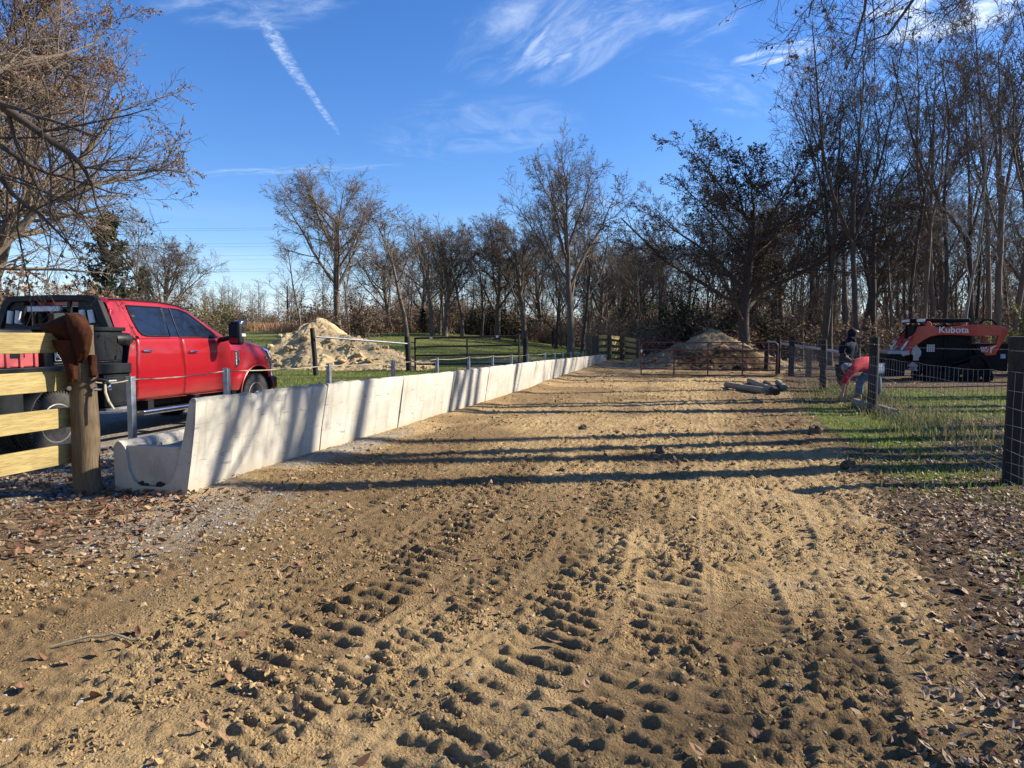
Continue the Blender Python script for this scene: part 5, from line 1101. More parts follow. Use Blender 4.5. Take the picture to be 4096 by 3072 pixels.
        for a, b_, rad in ((1600, 850, .26), (960, 1030, .19), (1720, 1040, .18), (1130, 1060, .12), (1280, 1062, .12), (1430, 1064, .12), (1580, 1066, .12)):
            x, z = loc(a, b_, 0); m.lathe([(rad, -.02), (rad, .0), (rad * .8, .02), (rad * .3, .025), (rad * .28, .05)], 20, Matrix.Translation((x, y1 - .10 if y0 > -1 else y0 + .06, max(z, rad + .06))) @ Matrix.Rotation(R(-90), 4, 'X'))
        m.build('rollers', MT['matte_black'], tr)
        pf = [(1000, 1000), (1500, 830), (1640, 860), (1700, 1010), (1680, 1040), (1000, 1045)]; m = MB(); m.prism([loc(a, b_, .1) for a, b_ in pf], Matrix.Translation((0, y0 + .10, 0)), .22); m.build('track_frame', MT['matte_black'], tr, smooth=False, bev=.02)
    m = MB(); x, z = loc(1378, 1040, 0); m.box((x, -.092, z), (.12, .02, .06)); m.build('side_label', simple('yellow marker label', (.65, .5, .04), .6), r)
    # coupler, bucket and pale plates
    plate('coupler', [(330, 695), (640, 690), (650, 750), (500, 790), (345, 750)], -1.75, -.1, MT['steel'], r, .02, .1)
    bk = [loc(a, b_, .05) for a, b_ in ((330, 740), (520, 740), (600, 840), (560, 1040), (330, 1050), (280, 1035), (480, 1000), (530, 900), (470, 800), (320, 790))]; m = MB(); m.prism(bk, Matrix.Translation((0, -1.95, 0)), 2.0); m.build('bucket', MT['matte_black'], r, smooth=False, bev=.01)
    sd = [loc(a, b_, .05) for a, b_ in ((325, 745), (520, 745), (600, 840), (560, 1040), (300, 1045))]; 
    for y in (-1.95, .0): m = MB(); m.prism(sd, Matrix.Translation((0, y, 0)), .03); m.build('bucket_side', MT['matte_black'], r, smooth=False)
    plate('grey_plate', [(735, 612), (770, 650), (805, 700), (800, 760), (770, 790), (770, 830), (690, 830), (695, 760), (665, 740), (690, 660)], -.14, -.11, MT['steel'], r, .006, .12)
    pp = plate('toe_plate', [(690, 845), (765, 900), (735, 930), (765, 972), (610, 965), (650, 925), (615, 895), (650, 870)], -.06, -.03, simple('tan plate', (.34, .31, .28), .6), r, .006, .05)
    m = MB(); x, z = loc(688, 935, .03)
    for dx, dz, w_, h_ in ((0, .04, .10, .015), (0, -.04, .10, .015), (-.045, 0, .015, .09), (.045, .02, .015, .05), (0, 0, .07, .014)): m.box((x + dx, -.026, z + dz), (w_, .006, h_))
    m.build('plate_mark', MT['black_plastic'], pp)
    x, z = loc(955, 660, .2); m = MB(); m.box((x, -.38, z), (.26, .02, .26)); m.build('side_grille', MT['decal'], cab); m = MB()
    for k in range(5): m.box((x - .13 + .065 * k, -.366, z), (.012, .01, .27)); m.box((x, -.366, z - .13 + .065 * k), (.27, .01, .012))
    m.build('grille_bars', MT['black_plastic'], cab, smooth=False)
build_loader()
# ------------------------------------------------------------------ the two men
def skinned(name, chains, mat, parent, off, sub=1, extra=None):
    """chains: list of lists of (point, radius); equal points are welded so limbs grow out of one surface"""
    V, E, Rr, idx = [], [], [], {}
    for ch in chains:
        prev = None
        for p, rad in ch:
            k = tuple(round(q, 4) for q in p)
            if k not in idx: idx[k] = len(V); V.append(tuple(Vector(p) - off)); Rr.append(rad if isinstance(rad, tuple) else (rad, rad))
            i = idx[k]
            if prev is not None and prev != i: E.append((prev, i))
            prev = i
    me = bpy.data.meshes.new(name); me.from_pydata(V, E, []); o = bpy.data.objects.new(name, me); COL.objects.link(o); o.parent = parent
    m = o.modifiers.new('skin', 'SKIN'); m.use_smooth_shade = True; m.branch_smoothing = .6
    for i, q in enumerate(Rr): me.skin_vertices[0].data[i].radius = q
    me.skin_vertices[0].data[0].use_root = True
    s = o.modifiers.new('subdivision', 'SUBSURF'); s.levels = sub; s.render_levels = sub + 1
    me.materials.append(mat); return o
def head_mesh(name, c, fwd, up, mat, parent, off, sc=1.0):
    """head with brow, nose, chin, ears; fwd is where the face points"""
    f = Vector(fwd).normalized(); u = (Vector(up) - f * Vector(up).dot(f)).normalized(); l = u.cross(f); M = Matrix((f, l, u)).transposed(); m = MB()
    def pt(x, y, z): return tuple(M @ Vector((x, y, z)) * sc + Vector(c) - off)
    n, k = 20, 14; b = len(m.v); fs = []
    for i in range(k + 1):
        a = math.pi * i / k; z = .118 * math.cos(a)
        for j in range(n):
            q = 2 * math.pi * j / n; ca, sa = math.cos(q), math.sin(q); rx = .098 * math.sin(a); ry = .076 * math.sin(a)
            x = rx * ca; y = ry * sa
            if z < -.02: x = x * (1 - .25 * (-z - .02) / .1) + (.012 if ca > .3 else 0); y *= 1 - .30 * (-z - .02) / .1
            if ca > .93 and -.045 < z < .025: x += .022 * (1 - abs(z + .02) / .045)
            if ca > .8 and .015 < z < .05: x += .006
            if .45 < abs(sa) < .8 and ca > 0 and .0 < z < .03: x -= .008
            m.v.append(pt(x, y, z))
    for i in range(k):
        for j in range(n): fs.append((i * n + j, i * n + (j + 1) % n, (i + 1) * n + (j + 1) % n, (i + 1) * n + j))
    m.f += fs; m.m += [0] * len(fs)
    for s in (-1, 1): m.ball(pt(-.005, s * .078, -.005), .024, 8, 6, (.7, .5, 1.1))
    return m.build(name, mat, parent)
def hand_chains(w, d, side, curl, L=.17):
    """palm and five separate fingers; w wrist, d pointing direction, side across the palm, curl towards the palm side"""
    w, d, s, c = Vector(w), Vector(d).normalized(), Vector(side).normalized(), Vector(curl).normalized(); k = L / .18; palm = w + d * .075 * k; ch = [[(w, .026), (w + d * .04 * k, (.034, .02)), (palm, (.036, .019))]]
    for o, ln, in ((-.033, .062), (-.011, .078), (.011, .074), (.031, .058)):
        b = palm + s * o * k; ch.append([(palm, (.036, .019)), (b + d * .022 * k, .0095), (b + d * (.022 + ln * .5) * k + c * .010, .0088), (b + d * (.022 + ln * .85) * k + c * .030, .0078)])
    q = w + d * .03 * k - s * .03 * k; ch.append([(w + d * .04 * k, (.034, .02)), (q - s * .012 + d * .012, .012), (q - s * .030 + d * .035 + c * .012, .0105), (q - s * .036 + d * .06 + c * .026, .009)]); return ch
def build_bent_man():
    Y = 16.3
    def P(cx, cy, dy=0.0): return at(3200 + cx * .2712, 1250 + cy * .2712, Y + dy)
    base = P(1000, 1320); base.z = 0; r = thing('person', 'bent over man in a red shirt, jeans and boots reaching down into the grass', 'person', base); o = base
    hip = P(1075, 800, .10); waist = P(1000, 755, .02); chest = P(880, 745, -.06); neck = P(765, 770, -.12); headc = P(700, 815, -.16)
    shL = P(790, 830, -.30); shR = P(800, 740, .16); elL = P(665, 985, -.34); wrL = P(630, 1190, -.32); elR = P(690, 960, .10); wrR = P(660, 1180, .10)
    hL = P(1040, 870, -.05); hR = P(1120, 830, .18); kL = P(880, 1020, -.10); aL = P(868, 1255, -.05); kR = P(1140, 1050, .12); aR = P(1145, 1255, .20)
    for a in (aL, aR): a.z = .11
    toeL = aL + Vector((-.20, -.09, -.06)); toeR = aR + Vector((-.17, -.10, -.06)); dn = Vector((0, 0, -1))
    ch = [[(hip, .13), (waist, .135), (chest, .15), (neck, .062), (headc, .055)], [(chest, .15), (shL, .062), (elL, .047), (wrL, .031)], [(chest, .15), (shR, .062), (elR, .047), (wrR, .031)], [(hip, .13), (hL, .09), (kL, .064), (aL, .045), (toeL, .038)], [(hip, .13), (hR, .09), (kR, .064), (aR, .045), (toeR, .038)]]
    ch += hand_chains(wrL, Vector((-.12, 0, -1)), (0, 1, 0), (-.5, .2, -.2)) + hand_chains(wrR, Vector((-.12, 0, -1)), (0, 1, 0), (-.5, -.2, -.2))
    skinned('body', ch, MT['skin'], r, o, 1)
    head_mesh('head', headc + Vector((-.03, -.02, -.03)), (-.45, -.25, -.86), (-.85, -.25, .40), MT['skin'], r, o, 1.05)
    b = MB(); c = headc + Vector((-.03, -.02, -.03)) - o; b.ball(c + Vector((.015, .0, .02)), .122, 16, 12, (1, 1, 1)); b.build('hair', MT['hair'], r)
    b = MB(); b.ball(c + Vector((-.02, -.0, .06)), .10, 16, 10, (1.0, 1.05, .8)); b.tube([c + Vector((-.11, -.10, -.03)), c + Vector((-.02, -.13, .07)), c + Vector((.07, -.08, .11)), c + Vector((.10, .04, .10))], .018, 8); b.build('cap', MT['greycloth'], r)
    mid = shL.lerp(elL, .85); e2 = elL.lerp(wrL, .38)
    sh = [[(hip + Vector((.03, 0, .01)), (.20, .22)), (waist, (.22, .25)), (chest, (.23, .26)), (neck + Vector((.03, 0, 0)), (.085, .09))], [(chest, (.23, .26)), (shL, .10), (elL, .078), (e2, .066)], [(chest, (.23, .26)), (shR, .095), (elR, .074)]]
    skinned('shirt', sh, MT['redcloth'], r, o, 1)
    skinned('jeans', [[(hip + Vector((.05, .02, -.03)), .165), (hL, .125), (kL, .098), (aL + Vector((0, 0, .06)), .082)], [(hip + Vector((.05, .02, -.03)), .165), (hR, .125), (kR, .098), (aR + Vector((0, 0, .06)), .082)]], MT['denim'], r, o, 1)
    for a, t in ((aL, toeL), (aR, toeR)): skinned('boot', [[(a + Vector((.0, 0, .13)), .068), (a + Vector((0, 0, .0)), .065), (a + Vector((.03, .01, -.055)), .055), (a.lerp(t, .6) + Vector((0, 0, -.03)), .052), (t + Vector((0, 0, -.015)), .040)]], MT['leather'], r, o, 1)
build_bent_man()
def build_hooded_man():
    Y = 19.6
    def P(cx, cy, dy=0.0): return at(3200 + cx * .2712, 1250 + cy * .2712, Y + dy)
    base = P(650, 1180); base.z = 0; r = thing('person', 'standing man in dark hooded jacket and cap looking down behind the bent man', 'person', base); o = base
    hip = P(650, 830); waist = P(672, 680); chest = P(700, 500); neck = P(752, 385); headc = P(812, 322)
    shN = P(640, 445, -.20); elN = P(612, 590, -.24); wrN = P(690, 655, -.22); shF = P(790, 440, .18); elF = P(815, 570, .10); wrF = P(740, 660, .0)
    hL = P(610, 850, -.10); hR = P(690, 850, .10); kL = P(595, 1000, -.08); kR = P(680, 1010, .12); aL = P(585, 1200, -.05); aR = P(670, 1200, .15)
    for a in (aL, aR): a.z = .10
    toeL = aL + Vector((.20, -.05, -.06)); toeR = aR + Vector((.20, -.05, -.06))
    ch = [[(hip, .13), (waist, .13), (chest, .15), (neck, .06), (headc, .055)], [(chest, .15), (shN, .065), (elN, .048), (wrN, .03)], [(chest, .15), (shF, .065), (elF, .048), (wrF, .03)], [(hip, .13), (hL, .09), (kL, .064), (aL, .045), (toeL, .036)], [(hip, .13), (hR, .09), (kR, .064), (aR, .045), (toeR, .036)]]
    ch += hand_chains(wrN, (.8, 0, -.5), (0, -1, 0), (0, .3, -1)) + hand_chains(wrF, (.6, -.2, -.5), (0, -1, 0), (0, -.3, -1))
    skinned('body', ch, MT['skin'], r, o, 1)
    head_mesh('head', headc, (.80, -.35, -.48), (.42, -.1, .9), MT['skin'], r, o, 1.08)
    skinned('glove', [[(wrN + Vector((-.02, 0, .02)), .045), (wrN + Vector((.04, 0, -.02)), .045)]], MT['glove'], r, o, 1)
    skinned('jacket', [[(hip + Vector((0, 0, .02)), (.20, .21)), (waist, (.205, .215)), (chest, (.215, .225)), (neck + Vector((-.03, 0, .0)), (.115, .12))], [(chest, (.215, .225)), (shN, .115), (elN, .085), (wrN + Vector((-.03, 0, .03)), .055)], [(chest, (.215, .225)), (shF, .115), (elF, .085), (wrF + Vector((-.03, 0, .03)), .055)]], MT['navycloth'], r, o, 1)
    b = MB(); c = headc - o; b.ball(c + Vector((-.062, .035, .03)), .130, 18, 12, (1.0, 1.0, 1.1)); b.tube([c + Vector((-.05, .0, -.10)), c + Vector((-.09, .04, -.16))], [.11, .13], 12); b.build('hood', MT['navycloth'], r)
    b = MB(); f = Vector((.80, -.35, -.30)).normalized(); s = Vector((.35, .8, 0)).normalized(); a = c + Vector((.07, -.03, .055)); P4 = [a + s * .075, a + f * .11 + s * .055, a + f * .125, a + f * .11 - s * .055, a - s * .075]; n = 5; up = Vector((0, 0, .014)); b.add(P4 + [p + up for p in P4], [(0, 1, 2, 3, 4), (9, 8, 7, 6, 5)] + [(i, (i + 1) % n, n + (i + 1) % n, n + i) for i in range(n)]); b.build('cap_peak', MT['tanhat'], r)
    skinned('trousers', [[(hip, .165), (hL, .115), (kL, .088), (aL + Vector((0, 0, .04)), .075)], [(hip, .165), (hR, .115), (kR, .088), (aR + Vector((0, 0, .04)), .075)]], MT['darkcloth'], r, o, 1)
    for a, t in ((aL, toeL), (aR, toeR)): skinned('boot', [[(a + Vector((0, 0, .10)), .062), (a, .06), (a.lerp(t, .6), .048), (t, .036)]], MT['darkcloth'], r, o, 1)
build_hooded_man()
# ------------------------------------------------------------------ trees
def nrm(v): return v / np.maximum(np.linalg.norm(v, axis=-1, keepdims=True), 1e-9)
def grow(P, D, L, k, wob, up, rs):
    n = len(P); pts = np.zeros((n, k, 3)); pts[:, 0] = P; d = nrm(D); st = (L / (k - 1))[:, None]
    for i in range(1, k):
        d = nrm(d + wob * rs.randn(n, 3) + np.array([0, 0, up])); pts[:, i] = pts[:, i - 1] + d * st
    return pts
def tubes(pts, rad, sides):
    n, k, _ = pts.shape; t = np.empty_like(pts); t[:, 1:-1] = pts[:, 2:] - pts[:, :-2]; t[:, 0] = pts[:, 1] - pts[:, 0]; t[:, -1] = pts[:, -1] - pts[:, -2]; t = nrm(t)
    ref = np.where(np.abs(t[:, :1, 2:3]) < .8, np.array([0, 0, 1.0]), np.array([1.0, 0, 0])); ref = np.broadcast_to(ref, t.shape)
    u = nrm(np.cross(ref, t)); w = np.cross(t, u); a = np.arange(sides) * 2 * np.pi / sides
    V = pts[:, :, None] + rad[:, :, None, None] * (u[:, :, None] * np.cos(a)[None, None, :, None] + w[:, :, None] * np.sin(a)[None, None, :, None])
    i = (np.arange(n)[:, None, None] * k + np.arange(k - 1)[None, :, None]) * sides; j = np.arange(sides)[None, None]; j2 = (j + 1) % sides
    F = np.stack([i + j, i + j2, i + sides + j2, i + sides + j], -1).reshape(-1, 4)
    return V.reshape(-1, 3), F
def spawn(pts, rad, L, m, f0, ang, sd, ratio, rratio, rs, tipbias=1.0, falloff=0.45, rmin=0.004):
    n, k, _ = pts.shape; f = f0 + (1 - f0) * ((np.arange(m)[None] + rs.rand(n, m)) / m) ** tipbias; q = f * (k - 1); i = np.minimum(q.astype(int), k - 2); g = (q - i)[..., None]
    ii = np.arange(n)[:, None]; P = pts[ii, i] * (1 - g) + pts[ii, i + 1] * g; T = nrm(pts[ii, i + 1] - pts[ii, i]); rr = rad[ii, i] * (1 - g[..., 0]) + rad[ii, i + 1] * g[..., 0]
    az = (np.arange(m)[None] * 2.4 + rs.rand(n, 1) * 6.28 + rs.randn(n, m) * .5); al = R(1) * (ang + sd * rs.randn(n, m))
    o = nrm(np.cross(T, nrm(rs.randn(n, m, 3)) )) * 0 + nrm(np.cross(T, np.where(np.abs(T[..., 2:3]) < .9, np.array([0, 0, 1.0]), np.array([1.0, 0, 0])))); w = np.cross(T, o)
    side = o * np.cos(az)[..., None] + w * np.sin(az)[..., None]; D = T * np.cos(al)[..., None] + side * np.sin(al)[..., None]
    l = L[:, None] * ratio * (1 - falloff * (f - f0) / (1 - f0 + 1e-6)) * (.7 + .6 * rs.rand(n, m)); r = np.maximum(rr * rratio * (.8 + .4 * rs.rand(n, m)), rmin)
    return P.reshape(-1, 3), D.reshape(-1, 3), l.ravel(), r.ravel()
def leafquads(pts, nper, size, rs, prob=1.0, fmin=0.2, droop=0.3):
    n, k, _ = pts.shape; f = fmin + (1 - fmin) * rs.rand(n, nper); q = f * (k - 1); i = np.minimum(q.astype(int), k - 2); g = (q - i)[..., None]; ii = np.arange(n)[:, None]
    P = (pts[ii, i] * (1 - g) + pts[ii, i + 1] * g).reshape(-1, 3)
    if np.ndim(prob): pr = np.repeat(prob, nper)
    else: pr = np.full(len(P), prob)
    P = P[rs.rand(len(P)) < pr]; N = len(P)
    a = nrm(rs.randn(N, 3) + np.array([0, 0, -droop])); b = nrm(np.cross(a, rs.randn(N, 3))); s = (size * (.55 + .9 * rs.rand(N)))[:, None]
    P = P + a * s * .5; V = np.stack([P - a * s * .5, P + b * s * .28, P + a * s * .5, P - b * s * .28], 1).reshape(-1, 3); return V, np.arange(N * 4).reshape(-1, 4)
def make_tree(seed, H, r0, tf, lv, k0=9, wob0=.05, up0=.05, lean=(0, 0), leaf=None, init=None, rmin=.006, split=2, tipr=.25, flare=1.35, leafmask=None):
    """returns (trunk V,F), (crown V,F,mi)"""
    rs = np.random.RandomState(seed)
    if init is None:
        pts = grow(np.zeros((1, 3)), np.array([[lean[0], lean[1], 1.0]]), np.array([H * tf]), k0, wob0, up0, rs); rad = np.linspace(1, tipr, k0)[None] * r0; rad = rad.copy(); rad[:, 0] *= flare; L = np.array([H * tf])
        pts[:, 0, 2] -= .15
    else: pts, rad, L = init
    TV, TF, CV, CF, CM = [], [], [], [], []
    nt = nc = 0; V, F = tubes(pts, rad, 10); TV.append(V); TF.append(F); nt = len(V)
    for d, q in enumerate(lv):
        P, D, L2, r = spawn(pts, rad, L, q['m'], q.get('f0', .3), q.get('ang', 45), q.get('sd', 10), q['ratio'], q.get('rr', .55), rs, q.get('tb', 1.0), q.get('fo', .45), rmin)
        if 'flat' in q: D[:, 2] *= q['flat']; D = nrm(D)
        pts = grow(P, D, L2, q.get('k', 5), q.get('wob', .12), q.get('up', .04), rs); L = L2
        tip = np.maximum(r * q.get('tip', .3), rmin * .6); rad = r[:, None] + (tip - r)[:, None] * np.linspace(0, 1, pts.shape[1])[None]
        V, F = tubes(pts, rad, q.get('s', 3))
        if d < split - 1: TV.append(V); TF.append(F + nt); nt += len(V)
        else: CV.append(V); CF.append(F + nc); CM.append(np.zeros(len(F), int)); nc += len(V)
        if leaf and d in leaf.get('lv', (len(lv) - 1,)):
            pr = leaf.get('prob', 1.0)
            if leafmask is not None: pr = pr * leafmask(pts[:, -1])
            V, F = leafquads(pts, leaf['n'], leaf['size'], rs, pr, leaf.get('fmin', .2), leaf.get('droop', .3)); CV.append(V); CF.append(F + nc); CM.append(np.ones(len(F), int)); nc += len(V)
    return (np.concatenate(TV), np.concatenate(TF)), (np.concatenate(CV), np.concatenate(CF), np.concatenate(CM))
def tree_thing(name, label, data, bark, leafm, loc=(0, 0, 0), rz=0, scale=1, group=None, cat='tree'):
    r = thing(name, label, cat, loc, rz, group); r.scale = (scale,) * 3 if isinstance(scale, (int, float)) else scale
    (tv, tf), (cv, cf, cm) = data
    mesh_np('trunk', tv, tf, MT[bark], r, smooth=True); mesh_np('crown', cv, cf, [MT[bark], MT[leafm]], r, smooth=False, mi=cm); return r
def pnoise3(p, s, seed): return vnoise(p[:, 0] * s + p[:, 2] * s * .7 + 50, p[:, 1] * s - p[:, 2] * s * .6 + 50, seed)
def forest(seed, H=20, leafn=1, lean=(0, 0)):
    return make_tree(seed, H, .15, .92, [dict(m=11, f0=.38, ang=38, sd=9, ratio=.34, rr=.55, k=6, wob=.12, up=.10, s=5, fo=.55, tip=.35), dict(m=7, f0=.2, ang=38, ratio=.48, rr=.5, k=5, wob=.15, up=.07), dict(m=6, f0=.15, ang=38, ratio=.5, rr=.55, k=4, wob=.18, up=.05), dict(m=7, f0=.1, ang=38, ratio=.55, rr=.6, k=3, wob=.2, up=.03)],
                     k0=12, wob0=.05, up0=.03, lean=lean, leaf=dict(n=leafn, size=.07, prob=.35), rmin=.0105, tipr=.18)
def forked(seed, H=19, leafn=1):
    return make_tree(seed, H, .175, .50, [dict(m=4, f0=.62, ang=24, sd=7, ratio=.98, rr=.66, k=9, wob=.09, up=.07, s=7, fo=.1, tip=.25), dict(m=9, f0=.22, ang=40, ratio=.36, rr=.5, k=6, wob=.15, up=.08, s=4), dict(m=6, f0=.15, ang=40, ratio=.5, rr=.55, k=4, wob=.18, up=.05), dict(m=9, f0=.1, ang=38, ratio=.55, rr=.6, k=3, wob=.2, up=.03)],
                     k0=7, wob0=.04, leaf=dict(n=leafn, size=.07, prob=.3), rmin=.0105, tipr=.7)
def spreading(seed, H=13, leafn=1, rmin=.010, ang=42):
    return make_tree(seed, H, .25, .62, [dict(m=12, f0=.25, ang=ang, sd=10, ratio=.80, rr=.55, k=8, wob=.09, up=.075, s=6, fo=.5, tip=.2), dict(m=12, f0=.2, ang=40, ratio=.44, rr=.5, k=6, wob=.14, up=.05, s=4), dict(m=8, f0=.12, ang=40, ratio=.5, rr=.55, k=4, wob=.17, up=.03), dict(m=8, f0=.1, ang=38, ratio=.55, rr=.6, k=3, wob=.2, up=.0)],
                     k0=8, wob0=.05, leaf=dict(n=leafn, size=.075, prob=.25), rmin=rmin, tipr=.45)
def slim(seed, H=11, leafn=1):
    return make_tree(seed, H, .11, .9, [dict(m=14, f0=.28, ang=42, sd=9, ratio=.36, rr=.5, k=6, wob=.12, up=.09, s=4, fo=.55, tip=.3), dict(m=7, f0=.15, ang=38, ratio=.5, rr=.55, k=4, wob=.17, up=.05), dict(m=9, f0=.1, ang=38, ratio=.55, rr=.6, k=3, wob=.2, up=.02)],
                     k0=9, wob0=.05, leaf=dict(n=leafn, size=.08, prob=.4), rmin=.009, tipr=.2)
def cedar(seed, H=8, W=.33):
    rs = np.random.RandomState(seed)
    return make_tree(seed, H, .14, .97, [dict(m=70, f0=.04, ang=72, sd=9, ratio=W, rr=.35, k=5, wob=.10, up=.05, s=3, fo=.82, tip=.4), dict(m=9, f0=.15, ang=45, ratio=.42, rr=.5, k=3, wob=.2, up=.05)],
                     k0=8, wob0=.02, leaf=dict(n=16, size=.20, prob=.95, fmin=0), rmin=.006, tipr=.1)
def shrub(seed, H=3.0, leafn=6, size=.10):
    rs = np.random.RandomState(seed); n = 9; D = nrm(np.stack([rs.randn(n) * .55, rs.randn(n) * .55, np.ones(n)], 1)); P = np.stack([rs.randn(n) * .25, rs.randn(n) * .25, np.full(n, -.1)], 1); L = H * (.6 + .4 * rs.rand(n))
    pts = grow(P, D, L, 6, .12, .0, rs); rad = np.linspace(.04, .012, 6)[None] * np.ones((n, 1))
    return make_tree(seed, H, 0, 0, [dict(m=9, f0=.15, ang=45, ratio=.45, rr=.5, k=4, wob=.2, up=.0), dict(m=7, f0=.1, ang=45, ratio=.5, rr=.6, k=3, wob=.25, up=-.03)], init=(pts, rad, L), leaf=dict(n=leafn, size=size, prob=.85, fmin=.1), rmin=.006)
GR = 'bare trees of the wood on the right'
PROT = {}
def plant(key, label, px, Y, H, name='bare_tree', rz=0.0, wide=1.0, group=None, X=None, dz=0.0):
    """first use links the prototype itself, later ones copies"""
    root, Hp, used = PROT[key]
    p = onground(px, Y) if X is None else Vector((X, Y, tz(X, Y))); p.z += dz; s = H / Hp; sc = (s * wide, s * wide, s)
    if not used:
        PROT[key] = (root, Hp, True); root.location = p; root.rotation_euler = (0, 0, rz); root.scale = sc; root['label'] = label; root.name = name
        if group: root['group'] = group
        return root
    r = dup(root, p, (0, 0, rz), label, None, sc); r.name = name
    if 'group' in r: del r['group']
    if group: r['group'] = group
    return r
def proto(key, data, bark, leafm, name='bare_tree', cat='tree'):
    z = np.concatenate([data[0][0], data[1][0]])[:, 2]; PROT[key] = (tree_thing(name, 'x', data, bark, leafm, cat=cat), float(np.percentile(z, 99.7)), False)
def build_trees():
    proto('f1', forest(11), 'bark', 'leaf_tan'); proto('f2', forest(12, lean=(.06, .0)), 'bark_dark', 'leaf_brown'); proto('f3', forked(13), 'bark', 'leaf_tan'); proto('f4', forked(14), 'bark_dark', 'leaf_brown'); proto('f5', forest(15, leafn=3), 'bark', 'leaf_brown')
    proto('s1', spreading(21, rmin=.0085), 'bark', 'leaf_dry'); proto('s2', spreading(22, ang=36, rmin=.0085), 'bark', 'leaf_dry'); proto('s3', spreading(24, ang=50), 'bark_dark', 'leaf_brown'); proto('m1', slim(31), 'bark', 'leaf_dry'); proto('m2', slim(32, leafn=2), 'bark', 'leaf_tan'); proto('m3', slim(33, leafn=3), 'bark_dark', 'leaf_brown')
    proto('pale', forest(16), 'bark_pale', 'leaf_tan')
    proto('c1', cedar(41), 'bark_dark', 'leaf_cedar', 'cedar'); proto('c2', cedar(42, W=.42), 'bark_dark', 'leaf_cedar', 'cedar')
    proto('b1', shrub(51), 'bark', 'leaf_tan', 'shrub', 'shrub'); proto('b2', shrub(52, leafn=5), 'bark', 'leaf_brown', 'shrub', 'shrub'); proto('b3', shrub(53, leafn=7, size=.09), 'bark_dark', 'leaf_cedar', 'shrub', 'shrub'); proto('b4', shrub(54, leafn=7), 'bark', 'leaf_yellow', 'shrub', 'shrub')
    # dark oak with dense brown foliage
    ok = make_tree(61, 13, .27, .60, [dict(m=18, f0=.22, ang=62, sd=11, ratio=.86, rr=.46, k=8, wob=.12, up=.055, s=6, fo=.42, tip=.25), dict(m=13, f0=.18, ang=44, ratio=.42, rr=.5, k=5, wob=.17, up=.03, s=4), dict(m=8, f0=.12, ang=44, ratio=.5, rr=.55, k=4, wob=.2, up=.01), dict(m=6, f0=.1, ang=42, ratio=.52, rr=.6, k=3, wob=.2, up=.0)],
                   k0=8, wob0=.06, leaf=dict(n=9, size=.075, prob=.85, fmin=.0), rmin=.008, tipr=.5, leafmask=lambda p: .35 + .65 * sstep(.25, .60, pnoise3(p, .8, 5)))
    proto('oak', ok, 'bark_dark', 'leaf_dark', 'oak_tree')
    # big left tree, tan leaves still on it
    lt = make_tree(71, 15, .30, .62, [dict(m=15, f0=.16, ang=52, sd=12, ratio=.80, rr=.5, k=10, wob=.07, up=.055, s=7, fo=.4, tip=.2), dict(m=16, f0=.15, ang=38, ratio=.42, rr=.48, k=7, wob=.12, up=.03, s=4), dict(m=9, f0=.1, ang=36, ratio=.48, rr=.5, k=5, wob=.15, up=.0), dict(m=8, f0=.1, ang=36, ratio=.5, rr=.6, k=4, wob=.18, up=-.03)],
                   k0=9, wob0=.05, leaf=dict(n=7, size=.055, prob=.62, fmin=.2), rmin=.007, tipr=.5, leafmask=lambda p: sstep(.34, .60, pnoise3(p, .45, 8)))
    proto('left', lt, 'bark', 'leaf_tan')
    plant('left', 'big spreading tree with thin tan leaves filling the left edge of the sky', 0, 21, 19.0, 'autumn_tree', R(40), .86, X=-17.4)
    plant('left', 'second tan leaved tree half hidden behind the big one at the left edge', 0, 25, 19.5, 'autumn_tree', R(205), .86, X=-18.3)
    # ---- left background
    plant('c1', 'dark green cedar standing behind the truck cab', 452, 44, 8.2, 'cedar', 0, .92); plant('c2', 'smaller dark cedar just right of the tall cedar', 570, 47, 5.2, 'cedar', 1, .75)
    plant('s2', 'low spreading bare tree right of the cedar', 655, 42, 6.9, rz=1.1, wide=1.15); plant('m2', 'slim bare tree with tan twigs in front of the cedar', 555, 40, 8.4, rz=.6, wide=.9)
    for k, (key, lab, px, Y, H, w) in enumerate([('b1', 'tan leaved bush above the rear of the truck bed', 60, 26, 3.9, 1.1), ('b2', 'brown leaved bush rising at the left picture edge', -120, 24, 4.4, 1.2), ('b1', 'orange tan bush over the headache rack', 300, 29, 3.5, 1.4), ('b1', 'light tan bush over the truck roof', 470, 31, 3.3, 1.3),
            ('b2', 'brown bush over the front doors of the truck', 640, 33, 3.2, 1.4), ('b2', 'dark brown bush above the windshield', 760, 36, 3.1, 1.3), ('b3', 'dark green bush left of the mirror', 850, 62, 3.2, 1.3), ('b4', 'olive yellow bush right of the cedar group', 815, 48, 3.1, .9), ('b3', 'low dark evergreen bush behind the mirror', 940, 70, 2.4, 1.4), ('b2', 'reddish bush beside the olive one', 885, 66, 3.6, 1.1)]):
        plant(key, lab, px, Y, H, 'shrub', k * 1.3, w)
    # ---- trees of the pasture edge
    plant('s1', 'broad bare tree behind the sandy heap, largest of the pasture', 1352, 60, 13.8, rz=1.9, wide=1.0); plant('f3', 'leaning second stem growing right beside the broad pasture tree', 1398, 61, 10.0, rz=2.2, wide=1.0)
    plant('m1', 'slender tree left of the broad pasture tree', 1205, 52, 8.0, rz=.9, wide=1.4); plant('m3', 'thin dark tree close left of the broad pasture tree', 1290, 56, 8.6, rz=2.9, wide=.8)
    plant('b2', 'round brown leaved bush at the foot of the broad pasture tree', 1420, 55, 4.1, 'shrub', .4, 1.5); plant('b2', 'brown bush left of the broad tree foot', 1275, 57, 3.6, 'shrub', 2.4, 1.3)
